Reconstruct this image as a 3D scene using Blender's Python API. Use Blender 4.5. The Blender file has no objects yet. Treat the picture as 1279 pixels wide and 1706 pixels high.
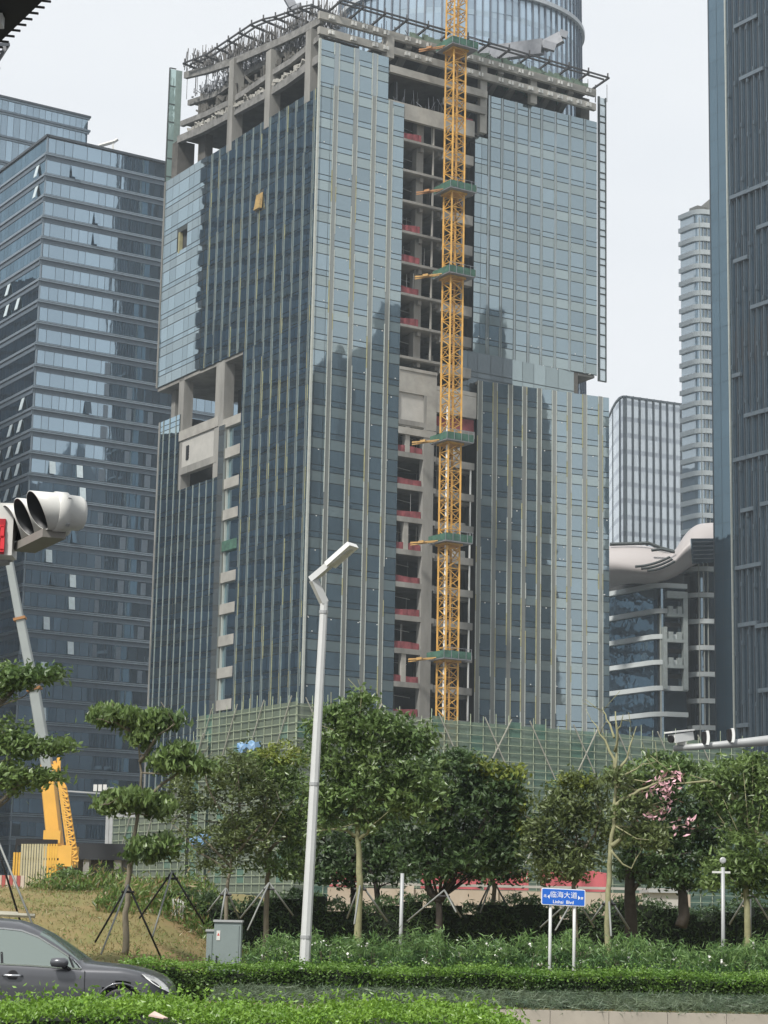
import bpy, math, random
import numpy as np
from mathutils import Vector, Matrix
random.seed(7); RNG=np.random.default_rng(7)
S=bpy.context.scene; COL=S.collection; D=bpy.data; pi=math.pi

# ---------------- camera, sky, sun, exposure ----------------
F=3450.; PW=1279; PH=1706; EYE=1.75
PITCH=math.atan(677/F); ROLL=0.02
cam=D.cameras.new('camera'); co=D.objects.new('camera',cam); COL.objects.link(co)
cam.sensor_fit='VERTICAL'; cam.sensor_height=24; cam.lens=F/PH*24
cam.clip_start=.5; cam.clip_end=9000
co.matrix_world=Matrix.Translation((0,0,EYE))@Matrix.Rotation(pi/2+PITCH,4,'X')@Matrix.Rotation(ROLL,4,'Z')
S.camera=co
SUN_EL=math.radians(50); SUN_AZ=math.radians(215)      # azimuth from +Y, clockwise
w=D.worlds.new('World'); S.world=w; w.use_nodes=True; nt=w.node_tree; nt.nodes.clear()
sky=nt.nodes.new('ShaderNodeTexSky'); sky.sky_type='NISHITA'; sky.sun_disc=False
sky.sun_elevation=SUN_EL; sky.sun_rotation=SUN_AZ; sky.air_density=1.2; sky.dust_density=3
b1=nt.nodes.new('ShaderNodeBackground'); b1.inputs[1].default_value=.1; nt.links.new(sky.outputs[0],b1.inputs[0])
tc=nt.nodes.new('ShaderNodeTexCoord'); no=nt.nodes.new('ShaderNodeTexNoise'); mp=nt.nodes.new('ShaderNodeMapping')
mp.inputs['Scale'].default_value=(1,1,3); no.inputs['Scale'].default_value=2.2; no.inputs['Detail'].default_value=5
nt.links.new(tc.outputs['Generated'],mp.inputs[0]); nt.links.new(mp.outputs[0],no.inputs['Vector'])
cr=nt.nodes.new('ShaderNodeValToRGB'); cr.color_ramp.elements[0].position=.3; cr.color_ramp.elements[1].position=.7
cr.color_ramp.elements[0].color=(.735,.765,.80,1); cr.color_ramp.elements[1].color=(.83,.845,.86,1)
nt.links.new(no.outputs[0],cr.inputs[0])
b2=nt.nodes.new('ShaderNodeBackground'); b2.inputs[1].default_value=1.0; nt.links.new(cr.outputs[0],b2.inputs[0])
mx=nt.nodes.new('ShaderNodeMixShader'); mx.inputs[0].default_value=.93
nt.links.new(b1.outputs[0],mx.inputs[1]); nt.links.new(b2.outputs[0],mx.inputs[2])
wo=nt.nodes.new('ShaderNodeOutputWorld'); nt.links.new(mx.outputs[0],wo.inputs[0])
sl=D.lights.new('sun','SUN'); sl.energy=4.0; sl.angle=math.radians(7); sl.color=(1,.965,.91)
so=D.objects.new('sun',sl); COL.objects.link(so)
sd=Vector((math.sin(SUN_AZ)*math.cos(SUN_EL),math.cos(SUN_AZ)*math.cos(SUN_EL),math.sin(SUN_EL)))
so.rotation_euler=(-sd).to_track_quat('-Z','Y').to_euler()
S.view_settings.view_transform='Standard'; S.view_settings.look='None'; S.view_settings.exposure=.25; S.view_settings.gamma=1
S.cycles.max_bounces=6; S.cycles.transparent_max_bounces=12

# ---------------- survey helpers: rays through the lens to real planes ----------------
def ray(px,py):
    x=(px-PW/2)/F; y=-(py-PH/2)/F
    c,s=math.cos(ROLL),math.sin(ROLL); x,y=c*x-s*y, s*x+c*y
    cp,sp=math.cos(PITCH),math.sin(PITCH)
    return (x, cp-y*sp, sp+y*cp)
def P(px,py,Y):
    d=ray(px,py); k=Y/d[1]; return Vector((d[0]*k,Y,EYE+d[2]*k))
def PG(px,py,z):
    d=ray(px,py); k=(z-EYE)/d[2]; return Vector((d[0]*k,d[1]*k,z))
AN=math.radians(32.2)
UD=(math.cos(AN),math.sin(AN)); VD=(-math.sin(AN),math.cos(AN))
class Frame:
    def __init__(s,O,Dr,N): s.O=O; s.D=Dr; s.N=N
    def w(s,a,n,z): return (s.O[0]+s.D[0]*a+s.N[0]*n, s.O[1]+s.D[1]*a+s.N[1]*n, z)
    def hit(s,px,py):
        d=ray(px,py); det=s.D[0]*(-d[1])+d[0]*s.D[1]
        a=(-s.O[0]*(-d[1])-d[0]*s.O[1])/det
        k=(s.D[0]*(-s.O[1])+s.O[0]*s.D[1])/det
        return a,EYE+k*d[2]

# ---------------- mesh helpers ----------------
BASE={}
class MB:
    def __init__(s): s.v=[]; s.f=[]; s.m=[]
    def add(s,pts,faces,mi=0):
        o=len(s.v); s.v+= [tuple(p) for p in pts]
        for fc in faces: s.f.append(tuple(o+i for i in fc)); s.m.append(mi)
    HF=[(0,3,2,1),(4,5,6,7),(0,1,5,4),(1,2,6,5),(2,3,7,6),(3,0,4,7)]
    def hexa(s,p,mi=0): s.add(p,MB.HF,mi)
    def box(s,x0,x1,y0,y1,z0,z1,mi=0):
        s.hexa([(x0,y0,z0),(x1,y0,z0),(x1,y1,z0),(x0,y1,z0),(x0,y0,z1),(x1,y0,z1),(x1,y1,z1),(x0,y1,z1)],mi)
    def fbox(s,fr,a0,a1,n0,n1,z0,z1,mi=0):
        w=fr.w
        s.hexa([w(a0,n1,z0),w(a1,n1,z0),w(a1,n0,z0),w(a0,n0,z0),w(a0,n1,z1),w(a1,n1,z1),w(a1,n0,z1),w(a0,n0,z1)],mi)
    def quad(s,a,b,c,d,mi=0): s.add([a,b,c,d],[(0,1,2,3)],mi)
    def bar(s,p,q,wd,ht=None,mi=0,up=(0,0,1)):
        ht=ht or wd; p=Vector(p); q=Vector(q); d=(q-p)
        if d.length<1e-6: return
        d.normalize(); u=Vector(up)
        if abs(d.dot(u))>.99: u=Vector((0,1,0))
        x=d.cross(u).normalized(); u=x.cross(d)
        x=x*wd/2; u=u*ht/2
        s.hexa([p-x-u,p+x-u,q+x-u,q-x-u,p-x+u,p+x+u,q+x+u,q-x+u],mi)
    def tubes(s,pts,rad,n=8,mi=0,cap=True):
        pts=[Vector(p) for p in pts]; o=len(s.v)
        if not hasattr(rad,'__len__'): rad=[rad]*len(pts)
        pu=None
        for i,p in enumerate(pts):
            d=(pts[min(i+1,len(pts)-1)]-pts[max(i-1,0)]).normalized()
            if pu is None: pu=Vector((0,0,1)) if abs(d.z)<.9 else Vector((1,0,0))
            x=d.cross(pu).normalized(); pu=x.cross(d).normalized()
            for k in range(n):
                t=2*pi*k/n; s.v.append(tuple(p+x*math.cos(t)*rad[i]+pu*math.sin(t)*rad[i]))
        for i in range(len(pts)-1):
            for k in range(n):
                a=o+i*n+k; b=o+i*n+(k+1)%n; s.f.append((a,b,b+n,a+n)); s.m.append(mi)
        if cap:
            s.f.append(tuple(o+k for k in range(n))[::-1]); s.m.append(mi)
            e=o+(len(pts)-1)*n; s.f.append(tuple(e+k for k in range(n))); s.m.append(mi)
    def lathe(s,c,axis,prof,n=24,mi=0,a0=0,a1=2*pi,up=(0,0,1)):
        c=Vector(c); ax=Vector(axis).normalized(); u=Vector(up); x=ax.cross(u).normalized(); u=x.cross(ax)
        o=len(s.v); full=abs(a1-a0-2*pi)<1e-6; m=n if full else n+1
        for (h,r) in prof:
            for k in range(m):
                t=a0+(a1-a0)*k/n; s.v.append(tuple(c+ax*h+(x*math.cos(t)+u*math.sin(t))*r))
        for i in range(len(prof)-1):
            for k in range(n):
                a=o+i*m+k; b=o+i*m+((k+1)%m if full else k+1)
                s.f.append((a,b,b+m,a+m)); s.m.append(mi)
    def prism(s,poly,z0,z1,mi=0):
        n=len(poly); s.add([(x,y,z0) for x,y in poly]+[(x,y,z1) for x,y in poly],
          [tuple(range(n))[::-1],tuple(range(n,2*n))]+[(i,(i+1)%n,n+(i+1)%n,n+i) for i in range(n)],mi)
    def build(s,name,mats,parent=None,smooth=False,loc=None):
        if not isinstance(mats,(list,tuple)): mats=[mats]
        off=BASE[parent.name] if parent else Vector(loc or (0,0,0))
        me=D.meshes.new(name); me.from_pydata([(a-off[0],b-off[1],c-off[2]) for a,b,c in s.v],[],s.f)
        for m in mats: me.materials.append(m)
        if len(mats)>1: me.polygons.foreach_set('material_index',s.m)
        if smooth: me.polygons.foreach_set('use_smooth',[True]*len(me.polygons))
        me.update()
        o=D.objects.new(name,me); COL.objects.link(o)
        BASE[o.name]=off
        if parent: o.parent=parent
        else: o.location=off
        return o
def tag(o,label=None,cat=None,group=None,kind=None):
    if label: o['label']=label
    if cat: o['category']=cat
    if group: o['group']=group
    if kind: o['kind']=kind
    return o
def thing(name,label,cat,loc,group=None):
    o=D.objects.new(name,None); COL.objects.link(o); o.location=loc; o.empty_display_size=.3
    BASE[o.name]=Vector(loc); return tag(o,label,cat,group)
def struct(o): o['kind']='structure'; return o

# ---------------- materials ----------------
def nm(name):
    m=D.materials.new(name); m.use_nodes=True; t=m.node_tree; return m,t,t.nodes['Principled BSDF']
def mat(name,c,rough=.7,metal=0,var=.12,scale=1.5,spec=.4,stretch=(1,1,1),bump=0,isl=0,c2=None,emit=None,coat=0):
    m,t,b=nm(name); L=t.links.new; N=t.nodes.new
    b.inputs['Roughness'].default_value=rough; b.inputs['Metallic'].default_value=metal
    b.inputs['Specular IOR Level'].default_value=spec; b.inputs['Coat Weight'].default_value=coat
    b.inputs['Coat Roughness'].default_value=.05
    tc=N('ShaderNodeTexCoord'); mp=N('ShaderNodeMapping'); mp.inputs['Scale'].default_value=stretch
    no=N('ShaderNodeTexNoise'); no.inputs['Scale'].default_value=scale; no.inputs['Detail'].default_value=5; no.inputs['Roughness'].default_value=.65
    L(tc.outputs['Object'],mp.inputs[0]); L(mp.outputs[0],no.inputs['Vector'])
    r=N('ShaderNodeValToRGB'); e=r.color_ramp.elements; e[0].position=.32; e[1].position=.68
    a=c if c2 else tuple(x*(1-var) for x in c); z=c2 or tuple(min(1,x*(1+var)) for x in c)
    e[0].color=(*a,1); e[1].color=(*z,1); L(no.outputs[0],r.inputs[0]); out=r.outputs[0]
    if isl:
        g=N('ShaderNodeNewGeometry'); h=N('ShaderNodeHueSaturation'); mr=N('ShaderNodeMapRange')
        mr.inputs[3].default_value=1-isl; mr.inputs[4].default_value=1+isl
        L(g.outputs['Random Per Island'],mr.inputs[0]); L(mr.outputs[0],h.inputs['Value']); L(out,h.inputs['Color']); out=h.outputs[0]
    L(out,b.inputs['Base Color'])
    if bump:
        bp=N('ShaderNodeBump'); bp.inputs['Strength'].default_value=bump; bp.inputs['Distance'].default_value=.02
        n2=N('ShaderNodeTexNoise'); n2.inputs['Scale'].default_value=scale*8; L(tc.outputs['Object'],n2.inputs['Vector'])
        L(n2.outputs[0],bp.inputs['Height']); L(bp.outputs[0],b.inputs['Normal'])
    if emit:
        b.inputs['Emission Color'].default_value=(*c,1); b.inputs['Emission Strength'].default_value=emit
    return m
def glass(name,base,tint,refl=.45,rough=.02,wav=.04,isl=.12,ws=.35):
    m,t,b=nm(name); L=t.links.new; N=t.nodes.new
    gl=N('ShaderNodeBsdfGlossy'); gl.inputs['Roughness'].default_value=rough
    b.inputs['Roughness'].default_value=.5; b.inputs['Specular IOR Level'].default_value=.2
    g=N('ShaderNodeNewGeometry'); mr=N('ShaderNodeMapRange'); mr.inputs[3].default_value=1-isl; mr.inputs[4].default_value=1+isl
    L(g.outputs['Random Per Island'],mr.inputs[0])
    for col,dst in ((tint,gl.inputs[0]),(base,b.inputs['Base Color'])):
        h=N('ShaderNodeHueSaturation'); h.inputs['Color'].default_value=(*col,1); L(mr.outputs[0],h.inputs['Value']); L(h.outputs[0],dst)
    tc=N('ShaderNodeTexCoord'); no=N('ShaderNodeTexNoise'); no.inputs['Scale'].default_value=ws; no.inputs['Detail'].default_value=2
    bp=N('ShaderNodeBump'); bp.inputs['Strength'].default_value=wav; bp.inputs['Distance'].default_value=.1
    L(tc.outputs['Object'],no.inputs['Vector']); L(no.outputs[0],bp.inputs['Height']); L(bp.outputs[0],gl.inputs['Normal'])
    fr=N('ShaderNodeFresnel'); fr.inputs[0].default_value=1.5; ma=N('ShaderNodeMath'); ma.operation='MULTIPLY_ADD'
    ma.inputs[1].default_value=.6; ma.inputs[2].default_value=refl; L(fr.outputs[0],ma.inputs[0])
    mx=N('ShaderNodeMixShader'); L(ma.outputs[0],mx.inputs[0]); L(b.outputs[0],mx.inputs[1]); L(gl.outputs[0],mx.inputs[2])
    L(mx.outputs[0],t.nodes['Material Output'].inputs[0]); return m
def leafm(name,c,c2,sc=.8,isl=.4,tr=.35):
    c=tuple(x*1.45 for x in c); c2=tuple(x*1.55 for x in c2)
    m=mat(name,c,rough=.38,c2=c2,scale=sc,isl=isl,spec=.5); t=m.node_tree; b=t.nodes['Principled BSDF']
    tl=t.nodes.new('ShaderNodeBsdfTranslucent'); mx=t.nodes.new('ShaderNodeMixShader'); mx.inputs[0].default_value=tr
    src=b.inputs['Base Color'].links[0].from_socket; t.links.new(src,tl.inputs[0])
    t.links.new(b.outputs[0],mx.inputs[1]); t.links.new(tl.outputs[0],mx.inputs[2]); t.links.new(mx.outputs[0],t.nodes['Material Output'].inputs[0])
    return m
def netm(name,c,c2,op=.7,sc=3):
    m=mat(name,c,rough=.9,c2=c2,scale=sc,stretch=(1,1,.5)); t=m.node_tree; b=t.nodes['Principled BSDF']
    tr=t.nodes.new('ShaderNodeBsdfTransparent'); mx=t.nodes.new('ShaderNodeMixShader'); mx.inputs[0].default_value=op
    t.links.new(tr.outputs[0],mx.inputs[1]); t.links.new(b.outputs[0],mx.inputs[2]); t.links.new(mx.outputs[0],t.nodes['Material Output'].inputs[0]); return m
M={}
M['conc']=mat('concrete',(.235,.23,.212),.85,var=.28,scale=.35,stretch=(1,1,.3),bump=.3)
M['conc_l']=mat('pale_concrete',(.325,.315,.285),.85,var=.2,scale=.4,bump=.2)
M['concg']=mat('shaded_grey_concrete',(.19,.187,.178),.9,var=.35,scale=.9,bump=.5)  # greyer concrete, also darkened for the shadow over the flank roof beams
M['steel_m']=mat('weathered_steel',(.13,.125,.12),.7,var=.3)
M['conc_d']=mat('dark_concrete',(.10,.095,.085),.9,var=.3,scale=.5)
M['panelw']=mat('panel',(.42,.41,.38),.8,var=.1,scale=.6)
M['inner']=mat('unlit_interior',(.045,.047,.048),.9,var=.3,scale=.3)  # near-black colour stands in for unlit space behind glass and openings
M['joint']=mat('joint',(.05,.06,.06),.7)
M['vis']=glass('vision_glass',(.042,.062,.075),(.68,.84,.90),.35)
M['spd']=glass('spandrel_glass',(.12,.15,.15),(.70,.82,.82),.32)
M['visl']=glass('vision_glass_side',(.055,.078,.092),(.5,.66,.75),.24)  # flank copy of the front glass, dimmed in place of a darker reflection
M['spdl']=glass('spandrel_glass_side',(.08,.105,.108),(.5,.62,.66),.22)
M['visp']=glass('vision_panel',(.05,.065,.07),(.42,.52,.56),.24)  # panel copy of the glass, reflectance lowered to dim the mirrored sky
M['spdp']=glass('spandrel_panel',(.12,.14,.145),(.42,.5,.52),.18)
M['dull']=glass('dull_glass',(.045,.055,.06),(.5,.6,.65),.12)  # reflection cut in the material so the recessed band stays dark
M['pil']=glass('pilaster_panel',(.17,.175,.16),(.72,.78,.76),.12)
M['pilu']=glass('pilaster_upper',(.13,.145,.145),(.75,.85,.88),.26)
M['edge']=mat('mullion_white',(.40,.42,.38),.5,var=.1)
M['film']=mat('mullion_film',(.34,.32,.18),.6,var=.15)
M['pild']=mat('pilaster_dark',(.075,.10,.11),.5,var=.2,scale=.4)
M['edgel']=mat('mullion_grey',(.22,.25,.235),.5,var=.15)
M['steel']=mat('dark_steel',(.06,.06,.062),.6,metal=.3)
M['steel_g']=mat('grey_steel',(.25,.26,.28),.5,metal=.3)
M['crane']=mat('crane_yellow',(.52,.29,.06),.55,var=.25,scale=.8)
M['tie']=mat('tie_orange',(.42,.25,.08),.6,var=.2)
M['crane_r']=mat('crane_rust',(.34,.17,.07),.7,var=.3,scale=.8)
M['yel']=mat('boom_yellow',(.68,.38,.07),.5,var=.1,scale=.6,coat=.2)
M['gnet']=mat('green_mesh',(.05,.12,.085),.9,var=.35,scale=1.2)
M['rnet']=mat('red_net',(.21,.055,.062),.9,var=.3,scale=1)
M['bamboo']=mat('scaffold_pole',(.30,.345,.235),.8,var=.3,scale=1)
M['bamboo_w']=mat('scaffold_brace',(.34,.33,.27),.8,var=.2)
M['net']=netm('scaffold_net',(.105,.135,.095),(.16,.185,.135),.85,.12)
M['netg']=netm('scaffold_net_green',(.08,.18,.13),(.13,.2,.15),.8,.4)
M['netr']=netm('scaffold_net_pale',(.115,.175,.125),(.165,.215,.16),.85,.15)
M['blue_t']=mat('blue_tarp',(.08,.25,.5),.6,c2=(.35,.45,.55),scale=1.5)
M['white']=mat('white_paint',(.72,.73,.71),.45,var=.05)
M['offw']=mat('offwhite_paint',(.6,.6,.57),.5,var=.06,scale=6)
M['bark']=mat('bark',(.17,.15,.11),.9,var=.3,scale=6,stretch=(1,1,.3),bump=.5)
M['barkd']=mat('bark_dark',(.05,.042,.034),.9,var=.3,scale=6,bump=.5)
M['barkg']=mat('bark_green',(.24,.235,.13),.8,var=.2,scale=5,bump=.3)
M['pole_g']=mat('galvanised',(.36,.37,.37),.5,metal=.2,var=.1)
M['lampp']=mat('lamp_paint',(.52,.53,.52),.4,var=.05,scale=3)
M['stake_g']=mat('stake',(.23,.24,.23),.6,var=.15)
M['black']=mat('black_plastic',(.015,.015,.017),.5)
M['asph']=mat('asphalt',(.07,.07,.072),.9,var=.2,scale=3,bump=.3)
M['soil']=mat('soil',(.06,.05,.035),.95,var=.3,scale=2)
M['kerb']=mat('kerb_stone',(.33,.30,.25),.85,var=.12,scale=1.2)
M['cityg']=mat('city_ground',(.14,.14,.13),.95,var=.2,scale=.1)

# ================= SETTING: ground, road =================
mb=MB(); mb.quad((-4000,-3000,0),(4000,-3000,0),(4000,6000,0),(-4000,6000,0)); struct(mb.build('ground',M['cityg']))
mb=MB(); mb.quad((-200,-20,.004),(200,-20,.004),(200,36.2,.004),(-200,36.2,.004)); struct(mb.build('road',M['asph']))
mb=MB(); mb.quad((-200,34.9,.008),(200,34.9,.008),(200,35.05,.008),(-200,35.05,.008)); 
mb.quad((-200,35.55,.008),(200,35.55,.008),(200,36.2,.008),(-200,36.2,.008),1)
struct(mb.build('road_marking',[M['white'],mat('gutter',(.2,.19,.17),.9)]))
mb=MB()
for i in range(60):
    mb.box(-30+i,-30+i+.992,36.2,36.42,0,.27)
struct(mb.build('kerb',M['kerb']))
# planted verge + mound (height field)
def sm(a,b,x):
    t=min(1,max(0,(x-a)/(b-a))); return t*t*(3-2*t)
def gh(x,y):
    h=.235+.06*sm(37,44,y)
    hm=.25*sm(38,42,y)+1.75*sm(41,58,y)*(1-.25*sm(62,75,y))+.7*sm(62,85,y)
    k=1-sm(-6.2+.02*(y-50),-2.2+.02*(y-50),x)
    h+=hm*k
    h+=(.07*math.sin(x*1.7+y*.6)*math.sin(y*.9-x*.4)+.05*math.sin(x*4.1+y*1.3)*math.sin(y*2.3+x))*sm(40,44,y)
    h*=1-sm(120,128,y)*.98
    return h
xs=np.concatenate([np.linspace(-60,-22,12),np.linspace(-21,6,70),np.linspace(7,60,20)]); ys=np.concatenate([np.linspace(36.42,75,80),np.linspace(77,128,25)])
vv=[(x,y,gh(x,y)) for y in ys for x in xs]; nx=len(xs)
ff=[(j*nx+i,j*nx+i+1,(j+1)*nx+i+1,(j+1)*nx+i) for j in range(len(ys)-1) for i in range(nx-1)]
mb=MB(); mb.v=vv; mb.f=ff; mb.m=[0]*len(ff)
gm=mat('dry_lawn',(.22,.155,.07),.95,c2=(.15,.15,.05),scale=.55,bump=.8)
t=gm.node_tree
struct(mb.build('lawn',gm,smooth=True))
mb=MB(); mb.quad((-60,19,.12),(3.1,19,.12),(3.1,26.3,.12),(-60,26.3,.12)); mb.box(-60,3.2,26.3,26.5,0,.16); struct(mb.build('median_soil',M['soil']))
# unseen hill at far right, its shape and tone made for the mirrored glass
HC=(330,120)
def hillz(a,r):      # a: polar angle about the building centre, deg
    base=178*max((1-sm(-26.4,-25.2,a))*sm(-34.9,-34.3,a),(1-sm(-37.7,-37.1,a))*sm(-75,-50,a))
    base+=(9*math.sin(a*.9+.6)+5*math.sin(a*2.3+1)+3*math.sin(a*6.1))*(base>60)
    return max(0,base)
mb=MB(); na=240; nr=14
for j in range(nr+1):
    r=295+j*14
    for i in range(na+1):
        a=-78+i*(78-17.)/na; t_=j/nr; hh=hillz(a,r)*math.sin(min(1,t_*3)*pi/2)*(1-.35*sm(.75,1,t_))
        hh+=3*math.sin(a*3.1+r*.2)
        mb.v.append((10+r*math.cos(math.radians(a)),262+r*math.sin(math.radians(a)),max(0,hh) if j else -1))
mb.f=[(j*(na+1)+i,j*(na+1)+i+1,(j+1)*(na+1)+i+1,(j+1)*(na+1)+i) for j in range(nr) for i in range(na)]; mb.m=[0]*len(mb.f)
struct(mb.build('hills',mat('hill_mirror_tone',(.03,.05,.07),.95,c2=(.06,.085,.11),scale=.05),smooth=True))

# ================= OFFICE TOWER under construction =================
C0=P(503,1160,250); OC=(C0.x,C0.y)
FU=Frame(OC,UD,(UD[1],-UD[0]))            # street front: n outward
FV=Frame(OC,VD,(-UD[0],-UD[1]))           # left flank
def scaled(fr,s,k): p=fr.w(s,0,0); return (p[0]*k,p[1]*k)
def fr2(a,b):
    L=math.hypot(b[0]-a[0],b[1]-a[1]); d=((b[0]-a[0])/L,(b[1]-a[1])/L); return Frame(a,d,(d[1],-d[0])),L
FB,LB=fr2(scaled(FU,25.25,1.0),scaled(FU,47.25,.9855))      # lower right block
FT,LT=fr2(scaled(FU,24.42,1.009),scaled(FU,45.15,1.0046))   # upper right block
FL=[26.55+4.2*i for i in range(21)]
tower=thing('office_tower','unfinished glass office tower with bare concrete floors at its centre and roof','skyscraper',(C0.x,C0.y,0))
def curtain(fr,name,a0,a1,z0,z1,vs,mats,pil=(),floors=FL,seed=1,pm=None,dl=(-1.35,.75),hj=.09,skip=(),back=True,filmz=(0,0),pw=.75,film_p=.3,lab=None,ew=.055,pd=.05):
    r=random.Random(seed)
    lv=sorted({round(z,3) for f in floors for z in (f,f+dl[0],f+dl[1]) if z0+.2<z<z1-.2}|{z0,z1})
    vs=sorted({a0,a1}|{v for v in vs if a0+.15<v<a1-.15})
    g=MB()
    for i in range(len(lv)-1):
        zb,zt=lv[i],lv[i+1]; zm=(zb+zt)/2
        sp=any(f+dl[0]<zm<f for f in floors)
        for j in range(len(vs)-1):
            x0,x1=vs[j],vs[j+1]
            if any(s0<(x0+x1)/2<s1 and q0<zm<q1 for s0,s1,q0,q1 in skip): continue
            ta=r.gauss(0,.0008); tb=r.gauss(0,.0008); W=(x1-x0)/2; H=(zt-zb)/2
            jj=hj
            pts=[fr.w(x0+.03,ta*-W+tb*-H,zb+jj),fr.w(x1-.03,ta*W+tb*-H,zb+jj),fr.w(x1-.03,ta*W+tb*H,zt-.02),fr.w(x0+.03,-ta*W+tb*H,zt-.02)]
            g.add(pts,[(0,1,2,3)],1 if sp else 0)
    o=g.build(name,[mats[0],mats[1]],tower)
    if lab: o['label']=lab
    if back:
        bk=MB(); 
        if not skip: bk.fbox(fr,a0,a1,-.12,-.05,z0,z1)
        else:
            for j in range(len(vs)-1):
                zz=z0
                cuts=sorted([(q0,q1) for s0,s1,q0,q1 in skip if s0<(vs[j]+vs[j+1])/2<s1])
                for q0,q1 in cuts: bk.fbox(fr,vs[j],vs[j+1],-.12,-.05,zz,q0); zz=q1
                if zz<z1: bk.fbox(fr,vs[j],vs[j+1],-.12,-.05,zz,z1)
        bk.build('glazing_frame',M['joint'],o)
    for c in pil:
        p=MB(); h=pw/2
        p.fbox(fr,c-h,c+h,-.02,pd,z0,z1+.02,0)
        for sgn in (-1,1):
            z=z0; 
            while z<z1-.01:
                zn=min(z1,z+r.choice((2.1,4.2)))
                k=2 if (filmz[0]<z<filmz[1] and r.random()<film_p) else 1
                if not(k==1 and r.random()<.1): 
                    e=c+sgn*h
                    p.fbox(fr,e-ew,e+ew,.0,pd+.05,z+.02,zn-.02,k)
                z=zn
        p.build('pilaster',pm or [M['pil'],M['edge'],M['film']],tower)
# street front, left part
curtain(FU,'curtain_wall',0.05,13.1,24,106.9,[.45,1.9,2.83,5.5,8.4,10.85],[M['vis'],M['spd']],pil=(2.6,5.6,8.4,11.0),seed=3,pw=.62,ew=.045,filmz=(25,92),film_p=.14)
curtain(FU,'curtain_wall',0.05,10.55,106.9,112.8,[2.6,5.6,8.4],[M['vis'],M['spd']],pil=(2.6,5.6,8.4),seed=4,pm=[M['pilu'],M['edge'],M['film']])
# lower right, upper right
sB=LB/22.
curtain(FB,'curtain_wall',.02,LB,24,71.3,[v*sB for v in (2.9,5.4,7.8,10.2,12.7,15.2,17.9,20.5)],[M['vis'],M['spd']],
   pil=[v*sB for v in (.45,2.9,5.4,7.75,10.2,12.7,15.2,17.8,20.5)],seed=5,pw=.62,ew=.045,filmz=(24,72),film_p=.22)
sT=LT/20.65
curtain(FT,'curtain_wall',.02,2.2,75.45,106.0,[1.1],[M['vis'],M['spd']],seed=6)
curtain(FT,'curtain_wall',2.25,LT,75.45,112.3,[v*sT for v in (1.9,2.6,4.6,6.6,8.8,11.1,13.6,16.1,18.6)],[M['vis'],M['spd']],
   pil=[v*sT for v in (2.3,4.45,6.75,9.0,11.1,13.45,15.9,18.5)],seed=7,pw=.34,ew=.028,pd=.02,pm=[M['pilu'],M['edgel'],M['film']])
# left flank: upper and lower
pv=[.9+2.35*i for i in range(13)]
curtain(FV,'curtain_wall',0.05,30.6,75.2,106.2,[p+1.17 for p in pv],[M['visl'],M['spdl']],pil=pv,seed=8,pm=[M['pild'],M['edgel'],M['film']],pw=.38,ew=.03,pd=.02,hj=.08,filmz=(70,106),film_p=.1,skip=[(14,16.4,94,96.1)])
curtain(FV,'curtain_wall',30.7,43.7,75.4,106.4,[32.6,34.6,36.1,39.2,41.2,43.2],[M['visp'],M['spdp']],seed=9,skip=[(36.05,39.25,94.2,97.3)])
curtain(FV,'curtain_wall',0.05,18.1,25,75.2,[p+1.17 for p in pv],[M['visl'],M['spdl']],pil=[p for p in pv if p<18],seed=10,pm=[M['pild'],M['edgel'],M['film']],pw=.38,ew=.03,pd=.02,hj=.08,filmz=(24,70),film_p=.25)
pl=[25.3+1.97*i for i in range(9)]
curtain(FV,'curtain_wall',24.0,36.0,18,59.2,[],[M['visl'],M['spdl']],pil=[p for p in pl if p<36],seed=11,pm=[M['edgel'],M['edgel'],M['film']],pw=.08,hj=.08,pd=.02)
curtain(FV,'curtain_wall',36.1,42.2,18,70.1,[],[M['visl'],M['spdl']],pil=[p for p in pl if p>36],seed=12,pm=[M['edgel'],M['edgel'],M['film']],pw=.08,hj=.08,pd=.02)
# corner post
mb=MB(); mb.fbox(FU,-.12,.14,-.12,.2,24,112.8); mb.build('corner_post',M['edge'],tower)
# open casement windows on the flank
mb=MB(); mb.fbox(FV,36.2,39.1,-1.5,-.6,94.2,97.3,1); mb.fbox(FV,38.4,38.75,-.5,.05,94.2,97.3,0); o=mb.build('window',[M['film'],M['inner']],tower); o['label']='open window hole with a yellow board left in it'
mb=MB(); mb.hexa([FV.w(14.1,.5,93.9),FV.w(15.6,.5,93.9),FV.w(15.7,.1,93.9),FV.w(14,.1,93.9),FV.w(14.1,.12,96.1),FV.w(15.6,.12,96.1),FV.w(15.7,.02,96.1),FV.w(14,.02,96.1)]); o=mb.build('window',mat('window_film',(.33,.22,.08),.7,var=.3,scale=2),tower); o['label']='swung out window covered in orange film'
mb=MB(); mb.fbox(FV,14,16.4,-1.2,-.3,94,96.1); mb.build('window',M['inner'],tower)

# cores: solid blocks coloured dark like unlit rooms, so nothing shows through
mb=MB(); mb.fbox(FU,.6,12.6,-14,-.4,24,106,0); mb.fbox(FU,25.9,44.3,-16,-3.4,24,105.5,0); mb.fbox(FU,12.6,25.9,-16,-9,20,105.5,0)
mb.fbox(FV,14,36.4,-26,-7,20,58.6,0); mb.fbox(FV,14,43.3,-26,-1,75.8,104.5,0); mb.fbox(FV,36.7,42,-8,-.5,18,69.9,0); mb.fbox(FV,24.2,36,-6,-.5,18,58.9,0)
mb.fbox(FV,14,36,-20,-9,58.6,75.2,0)
mb.build('core',M['inner'],tower)
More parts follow.
